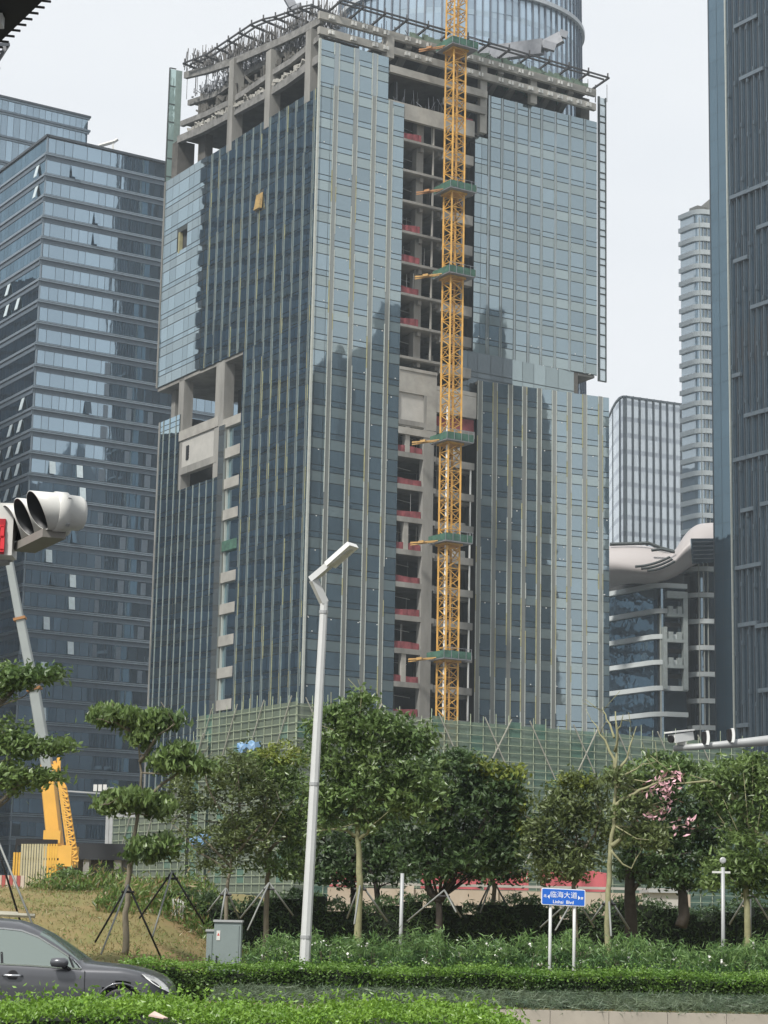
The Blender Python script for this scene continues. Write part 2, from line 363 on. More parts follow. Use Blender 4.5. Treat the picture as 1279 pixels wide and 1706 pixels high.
# end walls
mb=MB(); mb.fbox(FV,42.2,42.5,-20,.1,18,70.1); mb.fbox(FV,43.7,44,-20,.1,75.4,106.4); mb.fbox(FV,30.6,43.8,-12,-.15,74.9,75.35); mb.fbox(FV,18.3,30.6,-14,-.15,74.8,75.18)
mb.fbox(FB,LB-.3,LB-.05,-14,-.15,20,71.1); mb.fbox(FT,LT-.3,LT-.05,-14,-.15,75.6,112.0); mb.fbox(FT,.3,LT-.3,-14,-.2,75.1,75.42); mb.fbox(FB,.1,LB-.1,-12,-.2,70.9,71.25)
mb.build('end_wall',M['conc'],tower)
# concrete slabs in the open slot
LOW=[f for f in FL if f<66]; UP=[f for f in FL if 72<f<105]
def slot(z,hi):
    r=random.Random(int(z*10)); e=24.35 if hi else 25.2
    mb=MB(); mb.fbox(FU,13.1,e,-9.5,-.15 if hi else -.6,z-.35,z)
    if hi:
        mb.fbox(FU,13.12,19.4,-.15,.02,z-.28,z+.05); mb.fbox(FU,19.4,e-.05,-1.2,-.1,z-1.35,z-.36)
        for q in (16.4,19.2): mb.fbox(FU,q-.25,q+.25,-8,-.6,z-.95,z-.36)
    else:
        mb.fbox(FU,13.12,19.0,-.6,-.05,z-.62,z+.04); mb.fbox(FU,19.0,25.15,-.9,-.3,z-.9,z+.02)
        mb.fbox(FU,20,25.1,-2.2,-1.2,z-1.3,z-.9)
    o=mb.build('floor_slab',M['conc'],tower)
    return o
for f in LOW: slot(f,False)
for f in UP: slot(f,True)
for (a,b,n0,n1,z0,z1,m_) in ((17.0,18.6,-1.0,-.03,20,68,'conc'),(15.9,17.0,-2.3,-1.2,72,105.5,'conc'),(14.3,15.0,-.9,-.2,60.2,63.6,'conc_l'),(14.3,15.0,-.9,-.2,47.6,51.2,'conc_l'),(14.3,15.0,-.9,-.2,30.8,34.4,'conc_l'),
     (18.1,18.3,-.8,-.6,72.8,105.5,'conc_l'),(22.0,22.9,-1.2,-.4,47.6,51,'conc_l'),(22.0,22.9,-1.2,-.4,60.3,63.8,'conc_l'),(24.6,24.75,-.6,-.4,24,60,'white'),(23.1,23.25,-1.2,-1.0,76,105,'steel_g'),(19.4,19.9,-2.5,-2,24,66,'crane_r')):
    mb=MB(); mb.fbox(FU,a,b,n0,n1,z0,z1); mb.build('column',M[m_],tower)
# loose props and materials standing on the open floors
r=random.Random(77)
for f in LOW[:-1]+UP:
    mb=MB()
    for i in range(7):
        a=r.uniform(13.4,19) if r.random()<.6 else r.uniform(20.5,24.2); n=r.uniform(-4,-.9)
        if r.random()<.6: mb.bar(FU.w(a,n,f),FU.w(a+r.uniform(-.1,.1),n,f+3.3),.07,mi=r.choice((0,1)))
        else: h_=r.uniform(.3,1.3); mb.fbox(FU,a,a+r.uniform(.5,1.3),n-.6,n,f,f+h_,r.choice((0,1,2)))
    mb.bar(FU.w(14,-3,f+2.9),FU.w(17+r.random(),-3.4,f+2.7),.06,mi=1)
    o=mb.build('floor_materials',[M['conc'],M['offw'],M['conc_d']],tower); o['kind']='stuff'
mb=MB()
for i in range(150):
    fr,L,zt_=((FU,12.8,100),(FB,LB,70),(FT,LT,80))[r.choice((0,0,1,1,2))]; a=r.uniform(.3,L-.3); f=r.choice([q for q in FL if q<zt_ and (fr is not FT or q>75)]); z=f+r.choice((-1.6,-1.5,.95)); mb.fbox(fr,a,a+.16,.0,.03,z,z+.12)
o=mb.build('glass_stickers',M['offw'],tower); o['kind']='stuff'
# transfer wall
mb=MB(); mb.fbox(FU,13.1,18.9,-.8,-.02,68,70.9,0); mb.fbox(FU,13.1,18.9,-1.2,-.25,63.6,68,1); mb.fbox(FU,17.4,18.9,-.8,.0,63.5,67.98,0); mb.fbox(FU,13.1,18.9,-.8,.03,62.5,63.4,0)
mb.fbox(FU,18.9,25.2,-1,-.05,66.1,69.0,0); mb.fbox(FU,13.1,18.9,-.5,.08,70.9,71.3,0); mb.fbox(FU,18.95,25.2,-1.2,-.05,69.05,69.6,0)
mb.build('transfer_beam',[M['conc_l'],M['panelw']],tower)
# red safety sheets on slab edges
def net(a,b,z,h,n=-.3,m_='rnet',i=0):
    r=random.Random(int(a*7+z*13)); g=MB(); k=9
    for j in range(k):
        x0=a+(b-a)*j/k; x1=a+(b-a)*(j+1)/k
        d0=.05*math.sin(j*1.9+z); d1=.05*math.sin((j+1)*1.9+z); h0=h*(1-.1*math.sin(j*.35+z)); h1=h*(1-.1*math.sin((j+1)*.35+z))
        g.hexa([FU.w(x0,n+d0+.03,z+.05),FU.w(x1,n+d1+.03,z+.05),FU.w(x1,n+d1,z+.05),FU.w(x0,n+d0,z+.05),FU.w(x0,n+d0+.03,z+h0),FU.w(x1,n+d1+.03,z+h1),FU.w(x1,n+d1,z+h1),FU.w(x0,n+d0,z+h0)])
    g.build('safety_net',M[m_],tower)
for f in LOW[:-1]: net(13.2,16.9,f,1.1+.25*math.sin(f*3))
for f in (85.4,81.2,89.6,102.2,77.0): net(13.2,16.0,f,.95)
net(19,25.1,64.35,1.5,-.5); net(21.5,24.3,106.0,1.6,-.4)
for f in LOW[:9]: net(18.8,20.2,f,3.0,-2.6)
# recessed dark band between right blocks
FN=Frame(FU.w(0,-.9,0)[:2],UD,FU.N)
curtain(FN,'curtain_wall',22.8,31.6,69.6,75.4,[24.3,25.9,28,30],[M['dull'],M['dull']],floors=[71.9],seed=21)
FN2=Frame(FU.w(0,-1.3,0)[:2],UD,FU.N)
curtain(FN2,'curtain_wall',31.7,42.2,70.6,75.5,[33.5,35.4,37.4,39.5],[M['spd'],M['spd']],floors=[71.9],seed=22)
mb=MB(); mb.fbox(FN2,42.2,42.8,-.6,.05,70.5,75.5); mb.fbox(FU,44.6,45.4,-9,-8,71,75.5)
for i in range(4): mb.fbox(FU,43.0+i*.8,43.2+i*.8,-6,-5.6,71,75.5)
mb.build('column',M['conc_d'],tower)
# return glass fin wall, seen edge on against the sky
mb=MB(); gl=MB(); FR=Frame(FT.w(LT+.15,0,0)[:2],FT.D,FT.N)
z=74.7
mb.fbox(FR,0,.3,-.1,.1,74.7,116.2); mb.fbox(FR,1.25,1.4,-.1,.1,74.7,116.2); gl.fbox(FR,.3,1.25,-.03,.0,74.7,116.1)
zz=74.7
while zz<116.3:
    mb.fbox(FR,.3,1.25,-.09,.09,zz,zz+.16); zz+=.9 if int((zz-74.7)/4.2+.1)!=int((zz-74.7-.9)/4.2+.1) else 1.65
o=mb.build('fin_frame',M['joint'],tower); gl.build('fin_glass',glass('fin_glass',(.3,.36,.38),(.85,.92,.95),.4),o)
FRL=Frame(FV.w(43.9,0,0)[:2],(.92,.39),(.39,-.92))
mb=MB(); gl=MB(); mb.fbox(FRL,-.1,.06,-.08,.08,104,124.2); gl.fbox(FRL,.06,.95,-.03,.03,104,124); mb.fbox(FRL,.95,1.9,-.1,.05,104,124,1)
for i in range(8): mb.fbox(FRL,.04,.95,-.07,.07,104.5+i*2.8,104.65+i*2.8)
o=mb.build('fin_frame',[M['joint'],mat('fin_green',(.19,.25,.23),.4)],tower); gl.build('fin_glass',glass('fin_glass',(.3,.42,.4),(.8,.95,.92),.35),o)

# neck opening on the flank
def fvb(a,b,n0,n1,z0,z1,m_='conc',name='column'):
    mb=MB(); mb.fbox(FV,a,b,n0,n1,z0,z1); return mb.build(name,M[m_],tower)
fvb(23.3,25.8,-1.6,-.1,58,75.2); fvb(35.4,37.0,-1.6,-.15,58.5,75.4); fvb(41.0,42.2,-3,-1.6,70,75.3)
fvb(24.6,36.2,-1.2,0,66.2,67.6,'conc_l','beam'); fvb(18.2,23.3,-1.2,-.05,65.6,66.8,'conc_l','beam')
fvb(26.0,35.4,-.8,-.2,62.3,66.2,'panelw','wall_panel'); fvb(24.9,35.5,-.9,-.05,61.3,62.3,'conc','beam')
fvb(24.2,36.1,-8,-.2,58.6,59.1,'conc','beam')
fvb(18.15,35,-9,-.3,66.2,66.5,'conc_d','floor_slab'); fvb(22.4,24.0,-.8,.1,20,66,'pil')
mb=MB()
for i in range(5): mb.fbox(FV,33.2,33.5,-.19,-.12,64.9-.38*i,65.1-.38*i)
mb.fbox(FV,33.3,34.0,-.2,-.1,63.2,65.2); mb.build('vent',M['black'],tower)
for i,f in enumerate(LOW):
    fvb(18.15,22.4,-.8,-.1,f-3.0,f-1.65,'conc_l' if i!=6 else 'gnet','beam')
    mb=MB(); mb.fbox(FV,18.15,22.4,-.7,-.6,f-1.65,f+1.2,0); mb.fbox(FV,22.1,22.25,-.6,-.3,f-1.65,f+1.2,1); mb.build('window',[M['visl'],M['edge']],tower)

# roof frame: columns and beams on the two fronts
for a,zb_ in ((10.75,112.85),(26.2,106.1),(34.6,112.3)):
    mb=MB(); mb.fbox(FU,a-.55,a+.55,-1.3,.05 if a<26 else -.6,zb_,116.2); mb.build('column',M['conc_l'],tower)
mb=MB(); mb.fbox(FU,43.4,44.9,-2.6,-1.4,104,115.6); mb.build('column',M['conc_d'],tower)
def ub(a,b,z0,z1,n=0,m_='conc'):
    mb=MB(); mb.fbox(FU,a,b,n-.55,n,z0,z1); mb.build('beam',M[m_],tower)
ub(-.1,45,115.6,116.6,0 ,'conc_l'); ub(-.1,45,113.5,114.5,-.02,'conc_l'); ub(10.8,26.4,110.9,111.9,0,'conc_l'); ub(10.6,24.4,104.9,107.1,-.08,'conc_l'); ub(19.6,26.3,108.6,109.6,-.2)
mb=MB(); mb.fbox(FU,11,44,-13,-.6,115.9,116.1); mb.fbox(FU,11,26,-13,-.6,111.4,111.6); mb.fbox(FU,10.6,25.5,-13,-.6,105.5,105.8); mb.fbox(FU,11,43,-13,-12.5,104,116,1); mb.build('floor_slab',[M['conc_d'],M['conc_d']],tower)
# ducts, braces hung under the roof beams
for a in (14,17.5,21,29,32,38,41):
    mb=MB(); mb.bar(FU.w(a,-.6,115.6),FU.w(a+1.5,-8,112.6),.8,.8); mb.build('brace',M['conc'],tower)
def curve_beam(pts,h,m_,n=-.3,wd=.6,back=0):
    mb=MB(); q=[FV.hit(*p) for p in pts]; q=[(max(a_,.6),z_) for a_,z_ in q]
    for (a0,z0),(a1,z1) in zip(q,q[1:]):
        mb.hexa([FV.w(a0,n,z0-h),FV.w(a1,n,z1-h),FV.w(a1,n-wd,z1-h),FV.w(a0,n-wd,z0-h),FV.w(a0,n,z0),FV.w(a1,n,z1),FV.w(a1,n-wd,z1),FV.w(a0,n-wd,z0)])
    mb.build('beam',M[m_],tower)
    if back:
        s_=MB()
        for (a0,z0),(a1,z1) in zip(q,q[1:]):
            s_.hexa([FV.w(a0,n-wd,z0-.5),FV.w(a1,n-wd,z1-.5),FV.w(a1,n-back,z1-.5),FV.w(a0,n-back,z0-.5),FV.w(a0,n-wd,z0-.3),FV.w(a1,n-wd,z1-.3),FV.w(a1,n-back,z1-.3),FV.w(a0,n-back,z0-.3)])
        s_.build('floor_slab',M['conc_d'],tower)
    return q
QA=curve_beam([(303,119),(340,110),(377,98),(400,89),(436,73),(470,58),(504,41),(536,21)],1.0,'concg')
QB=curve_beam([(297,163),(342,148),(377,124),(400,108),(436,90),(470,72)],.8,'concg',-1.5,.6,3)
QC=curve_beam([(297,201),(340,184),(376,166),(400,150),(447,117),(480,96),(505,76),(536,50)],.8,'concg',-.3,.6,6)
QD=curve_beam([(293,226),(335,208),(376,186),(400,172),(440,150),(475,128),(502,108),(536,84)],1.1,'concg',-.2,.7,11)
for a,zt in ((2.9,115),(13.6,116),(24.2,118.5)):
    fvb(a-.7,a+.7,-1.6,.06,105,zt,'conc')
fvb(35.0,37.2,-3,-1.8,105,119,'conc_d'); fvb(39.5,42.5,-5,-4.4,110,121,'panelw','wall_panel'); fvb(40.8,42.6,-3,-.3,104,112,'conc_d')
fvb(3.5,30,-14,-13.6,104,112,'inner','wall')  # dark backdrop added for unlit depth behind the roof beams
for i in range(16):
    a=2.2+i*2.05; zc=float(np.interp(a,[0,12,24,38],[112.5,112.2,113.2,116])); h=random.uniform(1.2,3.6); fvb(a,a+random.uniform(1.3,2.0),-6.4-random.random(),-6,zc-1.5,zc-1.5+h,random.choice(('conc_d','conc','inner')),'wall_panel')  # backdrop pieces in dark tones, standing in for shade between the beams
def zq(Q,d=0):
    xs_=sorted(Q); return lambda a: float(np.interp(a,[q[0] for q in xs_],[q[1] for q in xs_]))+d
# formwork, props and rebar heaped on the roof levels
def clutter(fr,a0,a1,n0,n1,zf,cnt,hmax,seed,name,m_,wd=.07):
    r=random.Random(seed); mb=MB()
    for i in range(cnt):
        a=r.uniform(a0,a1); n=r.uniform(n0,n1); z=zf(a); p=fr.w(a,n,z+r.uniform(0,.3)*hmax)
        if r.random()<.5: q=fr.w(a+r.uniform(-.15,.15),n+r.uniform(-.1,.1),z+r.uniform(.3,1)*hmax)
        else: q=fr.w(a+r.uniform(-1.2,1.2),n+r.uniform(-.5,.5),z+r.uniform(.1,1)*hmax)
        mb.bar(p,q,wd*r.uniform(.5,1.5))
    o=mb.build(name,M[m_],tower); o['kind']='stuff'
zf1=lambda a:114.7+max(0,(a-12))*.2-.05*a*(1 if a<12 else 0)
clutter(FV,1,40,-5,-.3,zq(QA),760,3.6,31,'rebar_and_props','steel_m',.09)
clutter(FV,1,36,-4,-.6,zq(QC),420,1.9,32,'formwork_props','conc_d',.26)
clutter(FV,1,38,-4,-.6,zq(QB,-.2),560,2.2,33,'formwork_props','steel_g',.16)
clutter(FV,3,38,-1.0,-.3,zq(QD,-.1),420,1.0,34,'formwork_props','conc_l',.3)
clutter(FU,1,43,-3,-.3,lambda a:116.5,220,1.2,35,'rebar_and_props','steel')
clutter(FU,11,25,-6,-1,lambda a:107.1,80,3.6,36,'formwork_props','steel_g',.06)
clutter(FU,27,43,-4,-1,lambda a:114.4,120,1.2,37,'formwork_props','gnet',.15)
# cantilever tracks round the roof edge
def track(fr,a0,a1,n,z,zs=lambda a:0,step=3.4,name='roof_track'):
    mb=MB(); k=int((a1-a0)/step); pa=None
    for i in range(k+1):
        a=a0+i*step; zz=z+zs(a)
        mb.bar(fr.w(a,-3.2,zz-.55),fr.w(a,n+.3,zz),.22,.25)
        mb.bar(fr.w(a,-1.2,zz-(2.6 if fr is FU else 4.5)),fr.w(a,-1.2,zz),.13); mb.bar(fr.w(a+1.6,-.6,zz-(2.4 if fr is FU else 4.6)),fr.w(a+1.6,-.6,zz+.2),.07)
        mb.bar(fr.w(a,n,zz+.2),fr.w(a,n,zz+.75),.2)
        if pa is not None:
            for nn in (n,n-.9): mb.bar(fr.w(pa,nn,z+zs(pa)+.15),fr.w(a,nn,zz+.15),.2)
        pa=a
    mb.build(name,M['steel'],tower)
track(FU,2,22,1.6,117.9); track(FU,22,46,1.6,117.9)
zt=lambda a:float(np.interp(a,[0,4,10,16,24,31,38],[117.5,118.6,119.6,121.2,121.4,121.6,122.8]))
track(FV,.8,38,.7,-.3,zt,3.35)
mb=MB()
for i in range(26):
    a=1.2+i*1.68
    if 10<a<12: continue
    for z in (115.9,113.8):
        if random.random()<.75:
            mb=MB(); mb.fbox(FU,a,a+.25,0,.3,z-.1,z+.4); mb.fbox(FU,a+.5,a+.75,0,.3,z-.1,z+.4); mb.fbox(FU,a+.2,a+.55,0.02,.1,z,z+.12); mb.build('anchor_block',M['offw'],tower)
# green netting behind the top beam
mb=MB()
for i in range(30):
    a=14+i*1; mb.hexa([FU.w(a,-.5,116.6),FU.w(a+1,-.5,116.6),FU.w(a+1,-.56,116.6),FU.w(a,-.56,116.6),FU.w(a,-.5,117.1+random.random()*.7),FU.w(a+1,-.5,117.1+random.random()*.7),FU.w(a+1,-.56,117.2),FU.w(a,-.56,117.2)])
mb.build('safety_net',mat('pale_green_net',(.16,.22,.17),.9,var=.3),tower)
# podium walls behind the scaffold
mb=MB(); mb.fbox(FU,.1,24,-18,-.3,0,24.0); mb.fbox(FV,.1,44,-20,-.3,0,18); mb.fbox(FU,14,62,-10,6.5,0,21.5); mb.fbox(FU,13.2,46,-16,-.8,0,26.4)
mb.build('podium_wall',M['conc_d'],tower)

# ---------- scaffold round the podium ----------
sc=thing('scaffold','bamboo scaffold with green netting wrapped round the base of the glass tower','scaffolding',FU.w(20,9,0))
def scaf(fr,a0,a1,n,z0,z1,nm_='net',seed=1,br=4,lean=6.5,xs_=True):
    r=random.Random(seed)
    g=MB(); k=max(2,int((a1-a0)/1.9))
    for i in range(k):
        x0=a0+(a1-a0)*i/k; x1=a0+(a1-a0)*(i+1)/k; gi=1 if r.random()<.1 else 0
        g.quad(fr.w(x0,n-.1,z0),fr.w(x1,n-.1,z0),fr.w(x1,n-.1,z1-.1),fr.w(x0,n-.1,z1-.1),gi)
        for z in np.arange(z0,z1,1.9):
            if r.random()<.04: g.quad(fr.w(x0,n-.06,z),fr.w(x1,n-.06,z),fr.w(x1,n-.06,z+1.9),fr.w(x0,n-.06,z+1.9),1)
    g.build('netting',[M[nm_],M['netg']],sc)
    p=MB()
    for i in range(k+1):
        x=a0+(a1-a0)*i/k; p.bar(fr.w(x,n,z0),fr.w(x+r.uniform(-.05,.05),n,z1+r.uniform(.2,1.4)),.085)
    z=z0+.5; lo=0
    while z<z1+.1:
        p.bar(fr.w(a0-.4,n+.06,z+r.uniform(-.08,.08)),fr.w(a1+.4,n+.06,z+r.uniform(-.08,.08)),.07); z+=1.0
    p.build('pole_grid',M['bamboo'],sc)
    x=a0+1; q=0
    while x<a1-lean*.6:
        xx=min(a1,x+lean*.62)
        for (u0,u1) in (((x,xx),(xx,x)) if (xs_ and q%2) else ((xx,x),)):
            b=MB(); b.bar(fr.w(u0,n+.14,z1-lean),fr.w(u1,n+.14,z1+.6),.12); b.build('brace',M['bamboo_w'],sc)
        x+=lean*1.05 ; q+=1
scaf(FU,-1.5,13,1.6,0,27.0,seed=1)
scaf(FV,-1.5,24,1.6,0,27.2,seed=2,xs_=False)
scaf(FV,24,46,2.8,0,17,seed=3,xs_=False)
FQ=Frame(FU.w(13.4,0,0)[:2],FU.N,(-UD[0],-UD[1]))
scaf(FQ,1.6,8.4,.1,3,25.8,seed=4)
scaf(FU,13.2,63,8.4,14.5,25.6,'netr',seed=5)
scaf(FU,20,44,7.2,0,14.6,'netr',seed=6)
scaf(FV,20,28,2.2,0,24,seed=8,xs_=False)
scaf(FU,12,20,7.6,0,14.6,seed=9)
scaf(FU,44,76,7.8,0,14.6,'netg',seed=7)
for (px,py,w_,fr,n) in ((440,1246,4.6,FV,2.6),(368,1400,4.2,FV,3.4)):
    a,z=fr.hit(px,py); mb=MB()
    for i in range(10):
        x0=a-w_/2+w_*i/10; x1=x0+w_/10; f=lambda t:.35*math.sin(t*2.3)
        mb.hexa([fr.w(x0,n,z-.4+f(x0)),fr.w(x1,n,z-.4+f(x1)),fr.w(x1,n-.8,z-.2+f(x1)),fr.w(x0,n-.8,z-.2+f(x0)),fr.w(x0,n,z+.3+f(x0)),fr.w(x1,n,z+.3+f(x1)),fr.w(x1,n-.8,z+.5+f(x1)),fr.w(x0,n-.8,z+.5+f(x0))])
    mb.build('tarpaulin',M['blue_t'],sc)

# ================= TOWER CRANE MAST =================
ca,_=FU.hit(744,900); 
FM=Frame(FU.w(17.75,3.6,0)[:2],UD,FU.N)
TW=1.9
crane=thing('tower_crane','orange lattice tower crane mast climbing the open middle of the glass tower','tower crane',FM.w(0,0,0))
ZC=160
def mast_face(mb,p,q,seg,z0,z1,wd):
    z=z0; k=0
    while z<z1-.01:
        zn=min(z+seg,z1); zm=(z+zn)/2
        mb.bar((*p,z),(*q,z),wd*1.1); mb.bar((*p,zm),(*q,zm),wd*.7)
        mb.bar((*p,z),(*q,zm),wd); mb.bar((*q,zm),(*p,zn),wd)
        z=zn; k+=1
cn=[FM.w(a,n,0)[:2] for a,n in ((0,TW/2),(TW,TW/2),(TW,-TW/2),(0,-TW/2))]
for i,z0 in enumerate(range(15,ZC,15)):
    mb=MB()
    for p in cn: mb.bar((*p,z0),(*p,z0+15),.23,.23)
    for i2 in range(4):
        mast_face(mb,cn[i2],cn[(i2+1)%4],2.5,z0,z0+15,.095)
    mb.build('mast_section',M['crane'] ,crane)
mb=MB(); lc=FM.w(.7,-.1,0)[:2]; l2=FM.w(1.15,-.1,0)[:2]
mb.bar((*lc,15),(*lc,ZC),.06); mb.bar((*l2,15),(*l2,ZC),.06)
for z in np.arange(15,ZC,.6): mb.bar((*lc,z),(*l2,z),.05)
mb.build('ladder',M['crane_r'],crane)
mb=MB(); q=FM.w(.25,.2,0)[:2]; mb.bar((*q,24),(*q,66),.22); mb.build('cable_riser',M['white'],crane)
def ztow(px,py): return FM.hit(px,py)[1]
for i,(px,py) in enumerate(((748,76),(752,316),(752,457),(750,733),(745,900),(742,1094))):
    z=ztow(px,py); c=MB()
    cx=TW/2
    c.fbox(FM,-.9,TW+1.3,-TW/2-1.0,TW/2+1.0,z-.5,z-.3,1)
    for (a0,a1,n0,n1) in ((-.9,TW+1.3,TW/2+.95,TW/2+1.0),(-.9,-.85,-TW/2-1,TW/2+1),(TW+1.25,TW+1.3,-TW/2-1,TW/2+1)):
        c.fbox(FM,a0,a1,n0,n1,z-.4,z+.55,0)
    for a in (-.9,.2,1.3,2.4,TW+1.3): c.bar(FM.w(a,TW/2+1.02,z-.4),FM.w(a,TW/2+1.02,z+.95),.05,mi=1)
    c.bar(FM.w(-.9,TW/2+1.02,z+.9),FM.w(TW+1.3,TW/2+1.02,z+.9),.05,mi=1)
    c.fbox(FM,-.3,TW+.3,-TW/2-.3,TW/2+.3,z-.75,z-.5,2)
    o=c.build('collar_platform',[M['gnet'],M['steel_g'],M['crane']],crane)
    t=MB()
    for dz,dn in ((0,-.25),(-.1,.25),(-.35,0)):
        t.bar(FM.w(-.2,TW/2*.2+dn*3,z-.2),FM.w(-3.2,-2.6,z-.35+dz),.13)
    t.bar(FM.w(TW,-TW/2,z-.5),FM.w(TW+2.6,-3.4,z-.6),.2); t.bar(FM.w(-2.2,-1,z-.35),FM.w(-2.6,-1.6,z-.4),.3)
    t.build('tie_arm',M['tie'] if i>1 else M['crane_r'],crane)

# concrete placing boom on the roof
pb=thing('placing_boom','pale grey concrete placing boom reaching across the tower roof','crane boom',FU.w(30,-10,116))
mb=MB(); a=Vector(P(800,92,278)); b=Vector(P(905,78,272)); c=Vector(P(936,62,271))
mb.bar(a,b,1.0,2.2); mb.bar(b,c,.9,1.6); mb.bar(c,P(940,52,271),.6,1.2); mb.bar(P(905,74,271),P(925,80,271),.7,1.1)
mb.build('arm',M['steel_g'],pb); mb=MB(); d=P(800,92,278); mb.bar((d.x,d.y,100),d,1.2); mb.build('mast',M['steel_g'],pb)
pb2=thing('placing_boom','dark folded placing boom standing above the left side of the tower roof','crane boom',FV.w(13,-6,116))
mb=MB(); Y=262
for (p,q,wd) in (((478,-6),(488,12),1.1),((488,12),(502,22),1.0),((502,22),(494,40),1.0),((480,0),(496,14),.6),((505,24),(498,6),.5),((494,40),(500,60),.6)):
    mb.bar(P(*p,Y),P(*q,Y),wd,wd)
mb.bar(P(497,40,Y),P(495,75,Y),1.3); mb.build('arm',M['steel_g'],pb2)

# ================= BACKGROUND TOWERS =================
# round glass tower behind
RT0=P(757,60,426); rt=thing('round_tower','round pale blue glass tower with dark fins rising behind the construction roof','skyscraper',(RT0.x,RT0.y,0))
RINGM=mat('ring_white',(.42,.45,.47),.5); mb=MB(); fn=MB(); R0=26.6; n=96
def rr(t,z): return (R0+ (180-z)*.012)*(1+.045*math.cos(3*t+.4))
zs=[0]+[100+4.5*i for i in range(40)]
for i in range(len(zs)-1):
    for k in range(n):
        t0,t1=2*pi*k/n,2*pi*(k+1)/n; z0,z1=zs[i],zs[i+1]
        for (za,zb,mi) in ((z0,z0+1.2,1),(z0+1.2,z1,0)):
            e=random.gauss(0,.04)
            mb.add([(RT0.x+rr(t,z)*math.cos(t),RT0.y+(rr(t,z)+e)*math.sin(t),z) for t,z in ((t0,za),(t1,za),(t1,zb),(t0,zb))],[(0,1,2,3)],mi)
for k in range(n):
    t=2*pi*k/n
    if math.sin(t)>.3: continue
    z=100
    fn.bar((RT0.x+rr(t,z)*math.cos(t),RT0.y+rr(t,z)*math.sin(t),z),(RT0.x+rr(t,280)*math.cos(t),RT0.y+rr(t,280)*math.sin(t),280),.22 if k%2 else .35,.5,up=(math.cos(t),math.sin(t),0))
for z in (173,191.5,210):
    rg=MB()
    for k in range(n):
        t0,t1=2*pi*k/n,2*pi*(k+1)/n
        rg.bar((RT0.x+(rr(t0,z)+.4)*math.cos(t0),RT0.y+(rr(t0,z)+.4)*math.sin(t0),z),(RT0.x+(rr(t1,z)+.4)*math.cos(t1),RT0.y+(rr(t1,z)+.4)*math.sin(t1),z),.9,.9)
    rg.build('ring_beam',RINGM,rt)
mb.build('glazing',[glass('round_glass',(.16,.22,.27),(.7,.84,.95),.42,isl=.2),glass('round_spandrel',(.2,.26,.3),(.7,.84,.95),.3)],rt)
fn.build('fin',mat('fin_dark',(.10,.12,.15),.5),rt)

# banded office block, left
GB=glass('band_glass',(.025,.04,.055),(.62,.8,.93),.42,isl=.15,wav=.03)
GBL=glass('band_glass_flank',(.012,.02,.028),(.2,.3,.37),.14,isl=.15)  # flank copy of the band glass, tinted darker in place of a dark reflection
BAND=mat('band_panel',(.10,.13,.16),.5,var=.1); BANDL=mat('band_trim',(.23,.28,.32),.4,metal=.4); MUL=mat('mullion_dark',(.05,.06,.07),.5)
WFR=mat('window_pale',(.52,.6,.62),.4)
def banded(name,label,C,top,LU,LV,fh,crown,nflo,gmu,seed,opens=True,vb=(2,6)):
    th=thing(name,label,'office building',(C[0],C[1],0)); r=random.Random(seed)
    fu=Frame(C,UD,FU.N); fv=Frame(C,VD,FV.N)
    core=MB(); core.hexa([fu.w(0.1,-.3,0),fu.w(LU,-.3,0),fu.w(LU,-LV,0),fu.w(.1,-LV,0),fu.w(.1,-.3,top-.2),fu.w(LU,-.3,top-.2),fu.w(LU,-LV,top-.2),fu.w(.1,-LV,top-.2)]); core.build('core',M['inner'],th)
    for fi in range(nflo):
        zt=top-crown-fh*fi if fi else top; zb=top-crown-fh*fi
        zt=zb+(crown-.0 if fi==0 else fh)
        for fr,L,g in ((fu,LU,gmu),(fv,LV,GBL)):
            mb=MB(); x=0
            wz0=zb+.45; wz1=zt-(1.1 if fi else .3)
            while x<L-.1:
                xn=min(L,x+r.choice((1.4,1.7,1.8,2.9)))
                ta=r.gauss(0,.003)
                mb.add([fr.w(x+.04,-ta,wz0),fr.w(xn-.04,ta,wz0),fr.w(xn-.04,ta,wz1),fr.w(x+.04,-ta,wz1)],[(0,1,2,3)],0)
                x=xn
            mb.fbox(fr,0,L,-.28,-.06,zb,zt,1)
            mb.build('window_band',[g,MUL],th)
        b=MB()
        for fr,L in ((fu,LU),(fv,LV)):
            e0=-.35
            b.fbox(fr,e0 if fr is fu else 0,L,0,.12,zb-1.08,zb-.25,0); b.fbox(fr,e0 if fr is fu else 0.12,L,.0,.34,zb-.22,zb+.02,1); b.fbox(fr,e0 if fr is fu else .1,L,.0,.22,zb+.14,zb+.32,1)
        b.build('ledge',[BAND,BANDL],th)
    b=MB(); b.fbox(fu,-.3,LU,-.3,.3,top-.1,top+.35,0); b.fbox(fv,-.3,LV,-.3,.3,top-.1,top+.35,0); b.fbox(fu,-.12,.12,-.1,.12,0,top,1); b.build('parapet',[MUL,BANDL],th)
    return th,fu,fv
T1=P(42,920,360)
t1,fu1,fv1=banded('office_block','tall blue grey office block with thin ledges at every floor, left of the unfinished tower',(T1.x,T1.y),141.4,46,60,4.0,3.4,34,GB,51)
r=random.Random(5)
